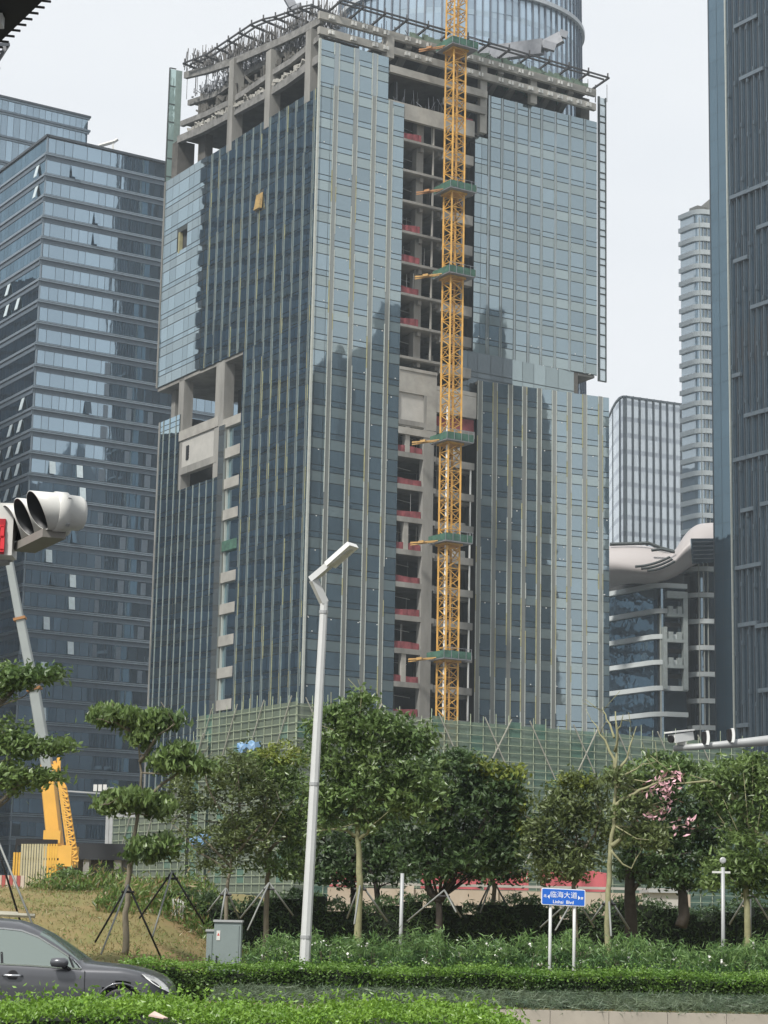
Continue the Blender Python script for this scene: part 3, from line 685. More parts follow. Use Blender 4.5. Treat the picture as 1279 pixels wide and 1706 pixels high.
# tilted open sashes and dark/pale single windows
def sash(fr,a,k,wid,pale,tilt):
    z=141.4-3.4-4*k; mb=MB(); h=2.3
    mb.hexa([fr.w(a,tilt+.1,z+.5),fr.w(a+wid,tilt+.1,z+.5),fr.w(a+wid,tilt,z+.5),fr.w(a,tilt,z+.5),fr.w(a,.14,z+.5+h),fr.w(a+wid,.14,z+.5+h),fr.w(a+wid,.06,z+.5+h),fr.w(a,.06,z+.5+h)])
    mb.build('open_window',WFR if pale else GB,t1)
for a,k,pl_ in ((3.6,15,1),(9.7,16,1),(5.0,20,0),(3.6,17,1),(9.9,12,0),(9.9,3,0),(9.9,4,0),(4.9,1,0),(8.6,18,0),(8.6,20,1),(8.6,21,1),(4.0,22,1),(4.0,24,1),(8.8,23,1),(4.2,26,1),(3.8,19,1),(8.9,15,1)): sash(fu1,a,k,1.15,pl_,.7 if not pl_ else .45)
for a,k in ((3,1),(3,2),(8.8,7),(4,12),(4.5,13),(9,13),(4.5,14),(9,14),(4.5,15),(9,15),(13,15),(4.5,16),(9,16),(4.5,17),(9,17),(14,14),(14,6),(14,7),(13,20),(12,21),(12,22)): sash(fv1,a,k,1.3,1,.55)
for k in range(10,25):
    for a in (13.5,18.2,22.6):
        if r.random()<.75:
            mb=MB(); z=141.4-3.4-4*k; mb.fbox(fu1,a+r.uniform(-.2,.2),a+1.0,.02,.14,z+.45,z+2.7); mb.build('window_panel',BAND,t1)
mb=MB(); a_=P(165,243,372); b_=P(190,236,372); mb.tubes([a_,b_],.35,6); mb.tubes([b_,P(196,232,372)],.3,6); mb.bar(P(188,250,372),P(188,236,372),.3)
tag(mb.build('roof_camera_arm',M['offw'],loc=a_),'small white cleaning jib on the roof of the left office block','jib')
T2=P(147,195,450)
f2=Frame((T2.x,T2.y),(-UD[0],-UD[1]),FU.N)
tt=thing('office_block','blue glass office block with wide white ledges behind the left block','office building',(T2.x,T2.y,0))
mb=MB(); mb.fbox(f2,0,60,-40,-.3,0,180.8); mb.build('core',M['inner'],tt)
z=181.2; 
for i in range(8):
    h=3.4 if i==0 else 5.9
    mb=MB(); x=0; rr_=random.Random(i)
    while x<60:
        mb.add([f2.w(x+.04,0,z-h+.3),f2.w(x+1.46,0,z-h+.3),f2.w(x+1.46,0,z-.5),f2.w(x+.04,0,z-.5)],[(3,2,1,0)],0); x+=1.5
    mb.fbox(f2,0,60,-.3,-.06,z-h,z,1); mb.build('window_band',[GB,MUL],tt)
    mb=MB(); mb.fbox(f2,-.5,60,-.3,.5,z-.3,z+.15,0); mb.fbox(f2,-.3,60,-.3,.25,z-.75,z-.35,1); mb.build('ledge',[BAND if i else MUL,BANDL],tt); z-=h
# unseen dark blocks added at left; their mirror image darkens the flank glass
DF=mat('dark_facade',(.07,.11,.16),.3); DFG=mat('dark_facade_glass',(.03,.055,.09),.2)
for (lab,x0,x1,y0,y1,h) in (('tall dark glazed block far out on the left, added unseen to darken the mirroring flank',-190,-105,225,324.5,168),('lower dark glazed block behind the tall one, added unseen for its reflection',-215,-118,326,400,94),('long dark glazed slab farthest out on the left, added unseen for its reflection',-300,-215,455,720,175)):
    dt=thing('office_block',lab,'office building',((x0+x1)/2,(y0+y1)/2,0)); mb=MB()
    for i in range(int(h/4)):
        mb.box(x0,x1,y0,y1,i*4,i*4+2.9,0); mb.box(x0+.4,x1-.4,y0+.4,y1-.4,i*4+2.9,i*4+4,1)
    mb.build('facade',[DF,DFG],dt)

# right tower with vertical fins
R1=P(1187,0,290); FRT=Frame((P(1192,1100,310).x,310),(-VD[0],-VD[1]),(-UD[0],-UD[1]))
rtw=thing('finned_tower','dark blue glass tower with long vertical fins at the right edge','skyscraper',(FRT.O[0],FRT.O[1],0))
RG=glass('fin_tower_glass',(.015,.03,.045),(.24,.37,.48),.24,isl=.1); RGL=glass('fin_tower_strip',(.03,.055,.075),(.36,.52,.62),.2,isl=.06)
FNM=mat('fin_metal',(.085,.115,.14),.45,metal=.3); FNL=mat('fin_bar',(.115,.145,.17),.45,metal=.3)
mb=MB()
for i in range(48):
    z=i*4.40
    for (a0,a1,mi) in ((0,1.87,1),(1.9,3.85,1)): mb.add([FRT.w(a0+.02,0,z),FRT.w(a1-.02,0,z),FRT.w(a1-.02,random.gauss(0,.01),z+4.36),FRT.w(a0+.02,0,z+4.36)],[(0,1,2,3)],mi)
    x=4.06
    while x<17:
        e=random.gauss(0,.006); mb.add([FRT.w(x,-.1+e,z),FRT.w(x+.683,-.1-e,z),FRT.w(x+.683,-.1-e,z+4.36),FRT.w(x,-.1+e,z+4.36)],[(0,1,2,3)],0); x+=.713
mb.fbox(FRT,0.1,17,-12,-.18,0,211,2); mb.build('glazing',[RG,RGL,M['inner']],rtw)
mb=MB(); mb.fbox(FRT,3.87,4.06,-.1,.15,0,211); mb.build('corner_trim',M['edge'],rtw)
mb=MB(); mb.fbox(FRT,-.15,0.05,-12,.05,0,211); mb.build('end_wall',MUL,rtw)
r=random.Random(11)
for k in range(10):
    a=4.97+k*1.42; mb=MB()
    for i in range(24):
        z=20+i*8.8+((k*3)%7)*.5-5; j=.06*((k+i)%3-1)
        mb.fbox(FRT,a-.07+j,a+.07+j,.0,.4,z,z+8.55); mb.fbox(FRT,a-.11,a+.13,.0,.5,z+8.4,z+9.05)
    mb.build('fin',FNM,rtw)
    mb=MB(); mb.fbox(FRT,a+.66,a+.77,-.08,.12,0,211); mb.build('fin',MUL,rtw)
for k,(a,b,z) in enumerate(((5.2,8.2,95.2),(8.6,20,87.5),(4.6,6.4,78.3),(10.2,14,98.9),(7,12,72),(4.6,20,66),(5.2,9,42.4),(8.6,20,41.9),(6,8.6,58.5),(10,15,58.8),(9,16,33),(4.6,7,28.5),(4.6,20,105),(7,12,122.5),(6,11,131),(4.7,10,50.5),(12,20,80))):
    mb=MB(); z=1.75+(z-1.75)*1.069; a*=1.069; b=min(16.5,b*1.069); mb.fbox(FRT,a,b,.1,.5,z,z+.6); mb.build('cross_bar',FNL,rtw)
for i in range(8):
    mb=MB(); a=5.35+i*1.42; z=84.9+ (i%3)*.4; mb.fbox(FRT,a,a+.3,.0,.1,z,z+6); mb.build('louvre',M['black'],rtw)

# white banded apartment tower and its curved podium
WH=mat('cladding_white',(.56,.6,.6),.5,var=.06,scale=.2); WG=glass('apartment_glass',(.02,.03,.04),(.5,.62,.7),.3,isl=.25); WGP=glass('apartment_glass_lit',(.22,.27,.3),(.7,.8,.86),.38,isl=.15)  # pale glass copy puts the lit left face into the colour
W0=P(1163,600,470); fwv=Frame((W0.x,W0.y),VD,FV.N)
fwu=Frame((W0.x,W0.y),(.97,.24),(.24,-.97))
wt=thing('apartment_tower','slim white banded apartment tower with rounded corner, beside the dark finned tower','apartment tower',(W0.x,W0.y,0))
mb=MB(); mb.fbox(fwv,.4,5.9,-14,-.35,0,168); mb.fbox(fwu,.8,16,-5,-.35,0,168); mb.build('core',M['inner'],wt)
def corner_path(fa,fb,La,Lb,rad=1.6,off=0):
    p=[]; A=fa.w(La,off,0)[:2]; a1=Vector(fa.w(rad,off,0)[:2]); b1=Vector(fb.w(rad,off,0)[:2]); c=Vector(fa.w(0,off*.9,0)[:2])
    p.append(Vector(A))
    for i in range(7):
        t=i/6; p.append((1-t)**2*a1+2*t*(1-t)*c+t*t*b1)
    p.append(Vector(fb.w(Lb,off,0)[:2])); return p
path=corner_path(fwv,fwu,6.0,16); po=corner_path(fwv,fwu,6.1,16,1.6,.6)
NF=30
for i in range(NF):
    z=169.0-3.35*i
    mb=MB()
    for a,b,c,d in zip(po,po[1:],path,path[1:]):
        mb.hexa([(*a,z-1.15),(*b,z-1.15),(*d,z-1.15),(*c,z-1.15),(*a,z),(*b,z),(*d,z),(*c,z)])
    mb.build('balcony_band',WH,wt)
    mb=MB()
    for k,(a,b) in enumerate(zip(path,path[1:])):
        mb.quad((*a,z-3.35),(*b,z-3.35),(*b,z-1.1),(*a,z-1.1),0 if k>5 else 1)
    mb.build('window_band',[WG,WGP],wt)
mb=MB()
for a in (1.7,2.6,3.6):
    for fr in (fwu,): mb.fbox(fr,a-1.2,a-1.05,-.1,.3,68,167)
mb.build('column',M['edge'],wt); mb=MB(); mb.fbox(fwv,2,5,-8,-2,168,171); mb.fbox(fwu,4,9,-8,-1,168,172.5); mb.build('plant_room',M['conc_l'],wt)

# podium building with swooping canopy
PB0=P(1097,1100,330); PR0=P(1163,1100,332)
pd=thing('canopy_building','dark glass podium building with white ledges under a swooping pale canopy','office building',(PB0.x,PB0.y,0))
fa=Frame((PB0.x,PB0.y),VD,FV.N); fb=Frame((PB0.x,PB0.y),(.98,.2),(.2,-.98)); fc=Frame((PR0.x,PR0.y),VD,FV.N); fd=Frame((PR0.x,PR0.y),(.99,.14),(.14,-.99))
mb=MB(); mb.fbox(fa,.1,20,-20,-.3,0,57.5); mb.fbox(fb,.1,4.5,-20,-.3,0,57.5); mb.fbox(fc,0,8,-14,-.3,0,62); mb.fbox(fd,0,20,-14,-.3,0,62); mb.build('core',M['inner'],pd)
pa=corner_path(fa,fb,18,4.65,1.2); pao=corner_path(fa,fb,18,4.7,1.2,.7); pc=corner_path(fc,fd,6,20,1.4); pco=corner_path(fc,fd,6,20,1.4,.7)
DG=glass('podium_glass',(.015,.025,.035),(.42,.55,.64),.32,isl=.3,wav=.3)
for i in range(13):
    for (pp,qq,z) in ((pa,pao,55.7-4.15*i),(pc,pco,58.9-4.3*i)):
        if z<2: continue
        mb=MB()
        for a,b,c,d in zip(qq,qq[1:],pp,pp[1:]):
            mb.hexa([(*a,z-.75),(*b,z-.75),(*d,z-.75),(*c,z-.75),(*a,z),(*b,z),(*d,z),(*c,z)])
        mb.build('ledge',WH,pd)
        mb=MB()
        for a,b in zip(pp,pp[1:]): mb.quad((*a,z-4.1),(*b,z-4.1),(*b,z-.7),(*a,z-.7))
        mb.build('window_band',DG,pd)
mb=MB()
for a in (.1,.9,1.6): mb.fbox(fd,a,a+.14,.0,.3,5,62)
mb.fbox(fb,.2,.4,0,.3,5,52); mb.build('column',M['edge'],pd)
# balconies
mb=MB()
for i in range(3):
    z=50.2-4.15*i; mb.fbox(fb,1.05,4.5,.2,1.3,z,z+.5); mb.fbox(fb,1.3,2.1,.3,1.2,z+.5,z+1.7); mb.fbox(fb,2.85,3.6,.3,1.2,z+.5,z+1.7)
    mb.fbox(fb,1.05,3.8,-.28,.1,z-1.6,z-.8,1)
mb.fbox(fb,3.8,4.55,.2,1.25,38.5,54.2); mb.fbox(fb,.5,1.05,.2,1.25,38.5,48.5); mb.fbox(fb,1.05,4.5,.2,1.35,53.2,54.3)
mb.build('balcony',[mat('balcony_panel',(.36,.40,.39),.5),M['inner']],pd)
# canopy: lofted sheet from pixel-surveyed outline at its own distance
top_=[(985,910),(1016,907),(1050,905),(1080,906),(1104,915),(1122,920),(1130,905),(1142,886),(1158,872),(1172,869),(1200,868)]
bot_=[(985,985),(1016,980),(1050,970),(1080,975),(1100,972),(1120,965),(1135,956),(1150,945),(1165,938),(1180,936),(1200,936)]
mid_=[(985,942),(1016,938),(1050,945),(1075,950),(1100,950),(1118,940),(1132,925),(1146,912),(1160,902),(1175,898),(1200,898)]
mb=MB(); rows=[(top_,334),(top_,329),([(a,(b+d)/2) for (a,b),(c,d) in zip(top_,mid_)],326.5),(mid_,325),([(a,(b+d)/2+3) for (a,b),(c,d) in zip(mid_,bot_)],326.5),(bot_,330),(bot_,336)]
n=len(top_)
for row,Y in rows:
    for px,py in row: mb.v.append(tuple(P(px,py+(4 if Y==334 else 0),Y)))
mb.f=[(j*n+i,j*n+i+1,(j+1)*n+i+1,(j+1)*n+i) for j in range(len(rows)-1) for i in range(n-1)]; mb.m=[0]*len(mb.f)
cm=mb.build('canopy',mat('canopy_skin',(.42,.39,.38),.45,var=.04,scale=.1),pd,smooth=True)
m_=cm.modifiers.new('s','SUBSURF'); m_.levels=2; m_.render_levels=2
mb=MB()
for k in range(3):
    pts=[P(1058+k*10+t*(58-k*6)+0,944+k*3.5-t*t*14-t*2,324.6) for t in np.linspace(0,1,8)]
    mb.tubes(pts,.22,5)
mb.tubes([P(1016,907,328.5),P(1080,905,328.5),P(1104,914,328.5),P(1122,919,328.5)],.3,5); mb.tubes([P(1085,917,326),P(1100,915,326),P(1124,920,326)],.25,5); mb.build('canopy_slot',M['joint'],cm)
mb=MB(); a=[P(1151,897,324.8),P(1200,897,324.8),P(1200,936,324.8),P(1154,938,324.8)]; b=[Vector(q)+Vector((0,.8,0)) for q in a]; mb.hexa([b[3],b[2],a[2],a[3],b[0],b[1],a[1],a[0]])
mb.build('window',DG,cm); mb=MB()
for i in range(5): mb.bar(P(1154,903+i*7,324.6),P(1200,902+i*7,324.6),.12)
mb.build('louvre',MUL,cm)

# pale curved tower far behind
FT0=P(1040,900,545); ft=thing('curved_tower','distant pale glass tower with closely spaced dark mullions and a curved top','skyscraper',(FT0.x,FT0.y,0))
g=MB(); f_=MB(); ctr=Vector((P(1062,900,560).x,575,0)); rad=33.
def ftp(t): return (ctr.x+rad*1.0*math.cos(t),ctr.y-50*.9*abs(math.sin(t))**.8*1.0)
ts=[]
x0=P(1010,700,520).x; x1=P(1160,700,560).x
pts=[]
for i in range(33):
    t=i/32; px=1003+ t*185
    Y=520+ (46*((.2-t)/.2)**2 if t<.2 else 0)+ (t-.2)*14*(t>.2)
    q=P(px,800,Y); pts.append((q.x,q.y))
zt0=P(1060,661,520).z
for i in range(len(pts)-1):
    a,b=pts[i],pts[i+1]
    z=0; k=0
    while z<zt0:
        z1=min(zt0,z+4.3)
        g.quad((*a,z),(*b,z),(*b,z+1.25 if z+1.25<z1 else z1),(*a,z+1.25 if z+1.25<z1 else z1),1)
        if z+1.25<z1:
            e=random.gauss(0,.02); g.quad((a[0],a[1]+e,z+1.25),(b[0],b[1]+e,z+1.25),(b[0],b[1]-e,z1),(a[0],a[1]-e,z1),0)
        z=z1
    if i%2==1: f_.bar((a[0],a[1]-.3,0),(a[0],a[1]-.3,zt0+.3),.3,.3)
    f_.bar((a[0],a[1]-.1,zt0),(b[0],b[1]-.1,zt0),.5)
g.add([(x,y,zt0) for x,y in pts]+[(pts[-1][0],pts[-1][1]+40,zt0),(pts[0][0],pts[0][1]+40,zt0)],[tuple(range(len(pts)+2))])
g.build('glazing',[glass('far_glass',(.5,.55,.57),(.9,.95,.98),.42,isl=.08),glass('far_spandrel',(.33,.37,.4),(.8,.85,.9),.25)],ft); f_.build('mullion',mat('far_mullion',(.2,.225,.24),.6),ft)  # mullion colour lightened to imitate distance haze

# ================= FOLIAGE HELPERS =================
def leafmesh(pts,L,Wd,droop,name,mats,parent=None,extra=None,up=0,loc=None,mi=None,lat=1.0):
    n=len(pts); c=np.asarray(pts,float)
    ang=RNG.uniform(0,2*pi,n); el=RNG.normal(droop,.45,n)
    d=np.stack([np.cos(ang)*np.cos(el)*lat,np.sin(ang)*np.cos(el)*lat,np.sin(el)],1); d/=np.linalg.norm(d,axis=1)[:,None]
    rnd=RNG.normal(0,1,(n,3)); rnd[:,2]+=up; b=np.cross(d,rnd); b/=np.linalg.norm(b,axis=1)[:,None]+1e-9
    l=L*RNG.uniform(.65,1.3,n)[:,None]; w_=Wd*RNG.uniform(.7,1.2,n)[:,None]
    nn=np.cross(d,b)
    v=np.empty((n,4,3)); v[:,0]=c-d*l*.5; v[:,1]=c+b*w_*.5+nn*w_*.12; v[:,2]=c+d*l*.5; v[:,3]=c-b*w_*.5+nn*w_*.12
    off=np.array(BASE[parent.name] if parent else (loc or (0,0,0)),float)
    v=(v-off).reshape(-1,3)
    f=np.arange(n*4).reshape(n,4).tolist(); m=[0]*n if mi is None else list(mi)
    vs=v.tolist()
    if extra:
        o=len(vs); vs+=[(a-off[0],b_-off[1],c_-off[2]) for a,b_,c_ in extra.v]; f+=[tuple(o+i for i in q) for q in extra.f]; m+=[k for k in extra.m]
    me=D.meshes.new(name); me.from_pydata(vs,[],f)
    for q in (mats if isinstance(mats,(list,tuple)) else [mats]): me.materials.append(q)
    me.polygons.foreach_set('material_index',m); me.update()
    o=D.objects.new(name,me); COL.objects.link(o); BASE[o.name]=Vector(off)
    if parent: o.parent=parent
    else: o.location=off
    return o
def clump(c,r,n,tuft=26,sp=.16):
    k=max(3,n//tuft); u=RNG.normal(0,1,(k,3)); u/=np.linalg.norm(u,axis=1)[:,None]
    rad=RNG.uniform(.25,1,k)**.5
    rad=np.where(RNG.random(k)<.1,rad*1.35,rad)
    ctr=np.array(c)+u*np.array(r)*rad[:,None]
    i=RNG.integers(0,k,n); return ctr[i]+RNG.normal(0,sp,(n,3))*np.array([1,1,.6])
LG=leafm('leaf_dark',(.028,.052,.02),(.06,.098,.034),.9)
LM=leafm('leaf_mid',(.045,.085,.026),(.125,.175,.055),.7)
LO=leafm('leaf_olive',(.055,.078,.028),(.10,.125,.045),.8)
LY=leafm('leaf_yellow',(.09,.125,.022),(.15,.17,.035),1)
LB_=leafm('leaf_bright',(.045,.10,.02),(.12,.2,.035),1.2)
FP=mat('blossom_pink',(.62,.36,.4),.6,var=.2,isl=.2); FW=mat('blossom_white',(.75,.75,.7),.6,isl=.1)
def tree(name,label,Y,base,trunk,limbs,clumps,leaf,size=(.15,.075),r0=.14,bark='bark',droop=-.5,group='street trees on the verge',gz=None,dens=1.0,mats=None,spf=.85,wd=1.12):
    B=P(*base,Y); B.z=gh(B.x,B.y) if gz is None else gz
    t=thing(name,label,'tree',B,group)
    mb=MB()
    pts=[Vector((P(*trunk[0],Y).x,Y,B.z-.1))]+[P(*q,Y) for q in trunk]
    r0*=.52; rad=[r0*1.2]+[r0*(1-.9*(i+.3)/len(trunk)) for i in range(len(trunk))]
    sub=[];rs=[]
    for i in range(len(pts)-1):
        for k in range(4): 
            f=k/4; sub.append(pts[i].lerp(pts[i+1],f)+Vector((random.gauss(0,.015),random.gauss(0,.03),0))); rs.append(rad[i]*(1-f)+rad[i+1]*f)
    sub.append(pts[-1]); rs.append(rad[-1]); mb.tubes(sub,rs,9)
    for lb in limbs:
        rr0=lb[0]; q=lb[1:]; dy=random.uniform(-.9,.9)
        p3=[P(x,y,Y+dy*(i/(len(q)))) for i,(x,y) in enumerate(q)]
        sb=[];rs=[]
        for i in range(len(p3)-1):
            for k in range(3): f=k/3; sb.append(p3[i].lerp(p3[i+1],f)+Vector((random.gauss(0,.02),random.gauss(0,.02),random.gauss(0,.02)))); rs.append(rr0*(1-.8*(i+f)/(len(p3)-1)))
        sb.append(p3[-1]); rs.append(rr0*.2); mb.tubes(sb,rs,6)
        # twigs
        for k in range(3):
            e=sb[-1-random.randrange(min(4,len(sb)))]; mb.tubes([e,e+Vector((random.gauss(0,.3),random.gauss(0,.3),random.uniform(0,.5)))],[rr0*.22,.006],4)
    # inner branches to each clump
    sd_=[s for s in sub[len(sub)//2:]]
    for c in clumps[::1]:
        e=P(c[0],c[1],Y)+Vector((0,random.uniform(-.5,.5),0)); s=min(sd_,key=lambda v:(v-e).length+max(0,v.z-e.z)*2)
        mid=s.lerp(e,.5)+Vector((0,0,-.12)); mb.tubes([s,mid,e],[r0*.32,r0*.2,r0*.06],5)
    mb.build('trunk',M[bark],t,smooth=True)
    P_=[];MI=[]; k_=Y/F
    for c in clumps:
        px,py,rx,rz,n=c[:5]; mi=c[5] if len(c)>5 else 0; n=int(n*dens*.86)
        cc=P(px,py,Y)
        q=clump(cc,(rx*k_*wd,max(rx*k_*.8,.35),rz*k_*(.5+.5*wd)),n,sp=size[0]*spf); P_.append(q); MI+= [mi]*n
    P_=np.concatenate(P_)
    leafmesh(P_,size[0],size[1],droop,'crown',mats or [leaf,LY,LM,FP],t,mi=MI,up=.6)
    return t
tree('almond_tree','layered umbrella tree with flat tiers of big leaves, left of the verge',46,(208,1590),[(210,1520),(214,1460),(222,1400),(236,1340),(234,1270),(222,1215)],
  [(.05,(234,1270),(262,1225),(290,1205)),(.05,(236,1335),(290,1290),(330,1265)),(.04,(222,1400),(250,1410),(285,1415)),(.04,(228,1340),(190,1338),(165,1342)),(.04,(226,1220),(190,1205),(160,1198))],
  [(198,1192,48,15,1500),(262,1200,40,14,1300),(240,1224,22,22,700),(292,1252,28,11,800,2),(322,1276,34,9,700,2),(268,1272,32,9,600,2),(222,1332,58,13,1500),(262,1345,30,16,700),(188,1342,30,10,500),(258,1410,42,17,1200),(240,1420,30,12,500)],LM,(.2,.085),.13,droop=-.9,spf=.5,wd=1.0)
tree('young_tree','loosely tiered tree at the left picture edge, in front of the crane boom',42,(-40,1590),[(-40,1500),(-30,1400),(-20,1300),(-10,1180)],
  [(.05,(-40,1400),(0,1345),(30,1318)),(.05,(-30,1360),(10,1330),(45,1290)),(.05,(-20,1260),(20,1235),(90,1243)),(.05,(-10,1190),(30,1140),(85,1124))],
  [(35,1128,44,15,1100),(90,1125,18,8,300),(5,1140,30,20,600),(0,1225,36,32,900),(55,1245,48,12,900),(105,1242,22,7,300),(25,1290,46,26,1100),(78,1300,26,10,400)],LM,(.15,.07),.12)
tree('sparse_tree','thin half bare tree with brownish twigs between the umbrella tree and the lamp post',52,(376,1550),[(377,1500),(382,1450),(392,1400),(385,1340)],
  [(.05,(384,1445),(340,1400),(300,1350)),(.05,(388,1430),(430,1380),(450,1310)),(.04,(392,1400),(400,1330),(395,1265)),(.04,(384,1450),(330,1420),(285,1370)),(.04,(388,1380),(350,1320),(335,1270)),(.03,(390,1400),(440,1400),(470,1350))],
  [(330,1310,46,40,1300),(395,1300,52,50,1700),(300,1275,24,24,400),(405,1395,55,40,1500),(345,1410,50,36,1100),(300,1350,30,40,500),(430,1330,30,30,700)],LO,(.14,.055),.10,droop=-.3)
tree('young_tree','green and yellowish tree standing directly left behind the lamp post',53,(445,1530),[(445,1480),(443,1430),(450,1370),(455,1310)],
  [(.05,(444,1440),(410,1400),(400,1340)),(.05,(446,1420),(490,1380),(505,1330)),(.04,(450,1370),(430,1310),(425,1270))],
  [(425,1290,50,36,1700),(470,1258,36,18,800,1),(478,1330,44,46,1700),(420,1385,48,34,1300),(500,1375,36,38,1200),(470,1440,46,22,1100),(455,1290,40,30,900,2),(465,1360,30,16,250,1)],LM,(.14,.065),.13)
tree('street_tree','tall pale trunked tree right of the lamp post, its crown reaching the scaffold top',46,(600,1530),[(599,1470),(597,1400),(592,1330),(600,1260),(598,1200)],
  [(.05,(597,1395),(570,1378),(530,1385)),(.05,(597,1400),(615,1380),(626,1370)),(.05,(592,1340),(610,1310),(640,1270)),(.05,(594,1330),(560,1290),(550,1250)),(.04,(600,1260),(640,1235),(690,1232)),(.03,(598,1210),(602,1170),(600,1150)),(.03,(596,1240),(560,1200),(545,1180))],
  [(602,1164,20,12,350),(562,1188,30,16,700),(622,1218,62,30,2200),(690,1235,32,17,800),(560,1255,44,36,1500),(640,1285,62,42,2400),(600,1335,62,40,2000),(690,1318,44,44,1500),(560,1310,38,38,1100),(528,1208,12,14,150),(545,1350,30,24,400)],LM,(.16,.07),.15,bark='barkg')
tree('dark_tree','dense dark twin trunked tree behind the pale trunked tree',57,(600,1520),[(588,1490),(586,1440),(600,1400)],
  [(.13,(632,1530),(628,1480),(610,1430)),(.06,(610,1440),(640,1400),(670,1380)),(.06,(590,1430),(540,1400),(510,1370))],
  [(515,1395,52,50,1800),(600,1415,62,42,1900),(662,1435,54,34,1300),(540,1445,58,26,1200),(495,1330,28,50,900),(570,1460,60,14,700),(640,1370,50,40,1300)],LG,(.17,.08),.17,'barkd')
tree('dark_tree','round dark tree with a forked trunk and yellow green top, mid verge',53,(731,1515),[(731,1500)],
  [(.13,(731,1503),(712,1475),(716,1440),(730,1380)),(.12,(732,1500),(752,1470),(760,1430),(775,1370)),(.05,(716,1440),(690,1400),(680,1360)),(.05,(760,1430),(800,1390),(830,1350))],
  [(745,1300,64,44,2600),(700,1365,54,54,2300),(785,1360,76,56,3200),(828,1325,40,40,1300),(800,1425,66,34,1900),(715,1440,54,24,1200),(843,1390,32,46,1200),(762,1270,46,18,1000),(838,1298,30,24,900,1),(862,1325,12,32,380,1),(800,1283,26,12,400,1),(860,1390,10,26,200,1)],LG,(.17,.08),.2,'barkd')
tree('dark_tree','thin trunked dark tree tucked right behind the forked tree',55,(822,1515),[(822,1480),(820,1440),(822,1400)],[],
  [(825,1430,44,26,1000),(810,1450,50,14,700),(848,1440,26,22,500)],LG,(.16,.075),.12)
tree('olive_tree','olive green round tree just above the blue street sign',50,(958,1535),[(958,1490),(958,1440),(960,1400)],
  [(.05,(958,1440),(920,1400),(900,1370)),(.05,(958,1430),(990,1390),(1000,1350))],
  [(960,1328,48,34,1900),(928,1380,46,42,1700),(988,1390,36,44,1300),(898,1405,30,32,800),(950,1435,54,22,1300),(930,1460,36,14,500),(965,1300,30,14,400,1)],LO,(.15,.065),.12)
tree('silk_floss_tree','half bare tree with pink blossom and smooth green trunk right of the street sign',44,(1013,1540),[(1013,1500),(1015,1440),(1021,1375),(1026,1310),(1026,1245),(1025,1185)],
  [(.06,(1019,1410),(1048,1385),(1062,1360),(1076,1328)),(.06,(1022,1345),(1045,1325),(1075,1312),(1125,1293)),(.04,(1026,1290),(1045,1262),(1060,1210)),(.04,(1026,1280),(1008,1235),(985,1200)),(.035,(1026,1250),(1030,1215),(1038,1190)),(.03,(1026,1230),(1010,1200),(1003,1178)),(.03,(1020,1420),(1050,1450),(1075,1400)),(.03,(1026,1300),(1060,1280),(1095,1268))],
  [(1030,1298,22,11,330),(1076,1388,30,15,600),(1040,1350,24,14,380),(1093,1402,10,16,200),(1058,1340,22,16,260),(1092,1305,10,6,34,3),(1110,1311,6,7,24,3),(1105,1346,5,8,28,3),(1086,1361,7,4,26,3),(1127,1293,6,4,20,3),(1134,1374,7,3,20,3),(1112,1332,4,3,10,3),(1150,1372,4,3,8,3),(1064,1322,3,2,6,3)],LO,(.15,.065),.12,'barkg')
tree('dark_tree','broad dark twin trunked tree behind the pink blossom',52,(1050,1530),[(1050,1500),(1048,1450),(1060,1400),(1080,1350)],
  [(.17,(1137,1545),(1136,1490),(1125,1440),(1110,1380)),(.07,(1130,1470),(1095,1440),(1080,1400)),(.06,(1050,1490),(1075,1460),(1095,1440))],
  [(1100,1288,56,30,2200,2),(1130,1345,64,54,3000),(1070,1420,54,44,2000),(1148,1420,54,44,2100),(1050,1300,36,22,900,2),(1180,1300,28,24,800,2),(1188,1380,28,46,1200),(1100,1460,70,16,1000),(1170,1460,40,20,700)],LG,(.16,.075),.3,'barkd')
tree('street_tree','leaning green limbed tree filling the right picture edge',46,(1245,1545),[(1244,1500),(1240,1460),(1252,1420)],
  [(.09,(1300,1420),(1262,1390),(1235,1350),(1212,1315),(1180,1300),(1140,1305)),(.05,(1225,1335),(1240,1300),(1275,1285)),(.04,(1290,1400),(1240,1385),(1200,1375))],
  [(1232,1290,40,26,1200,2),(1262,1345,36,44,1500),(1240,1420,44,42,1900),(1212,1462,34,26,900),(1270,1455,30,34,1100),(1250,1268,18,12,300,2),(1200,1330,26,22,450,2),(1165,1310,20,12,220,2),(1268,1300,22,20,500,2)],LM,(.16,.065),.14,'barkg')

# stake tripods
def tripod(label,Y,top,feet,cross=False,m_='stake_g',r=.022):
    T=P(*top,Y); t=thing('tree_stakes',label,'tree stakes',(T.x,T.y,gh(T.x,T.y)),'pole tripods propping the verge trees')
    for i,(fx,fy) in enumerate(feet):
        q=P(fx,fy,Y+(-.9 if i==1 else .4)); mb=MB(); mb.tubes([T+Vector((0,0,.1)),q],r,6); mb.build('pole',M[m_ if i%2==0 else 'stake_g'],t,smooth=True)
    mb=MB(); mb.tubes([T+Vector((-.14,0,-.05)),T+Vector((.14,0,-.05))],.03,6); mb.build('tie',M['black'],t)
    if cross:
        mb=MB(); mb.tubes([P(-30,1522,Y),P(58,1526,Y)],.05,6); mb.tubes([P(-30,1519,Y+.2),P(30,1522,Y+.2)],.04,6); mb.build('rail',M['bamboo_w'],t)
tripod('pole tripod at the foot of the umbrella tree',45,(213,1482),((158,1570),(168,1590),(270,1600)),m_='black')
tripod('pole tripod right of the umbrella tree, above the dry grass',47,(286,1460),((232,1530),(254,1560),(340,1540)),m_='black')
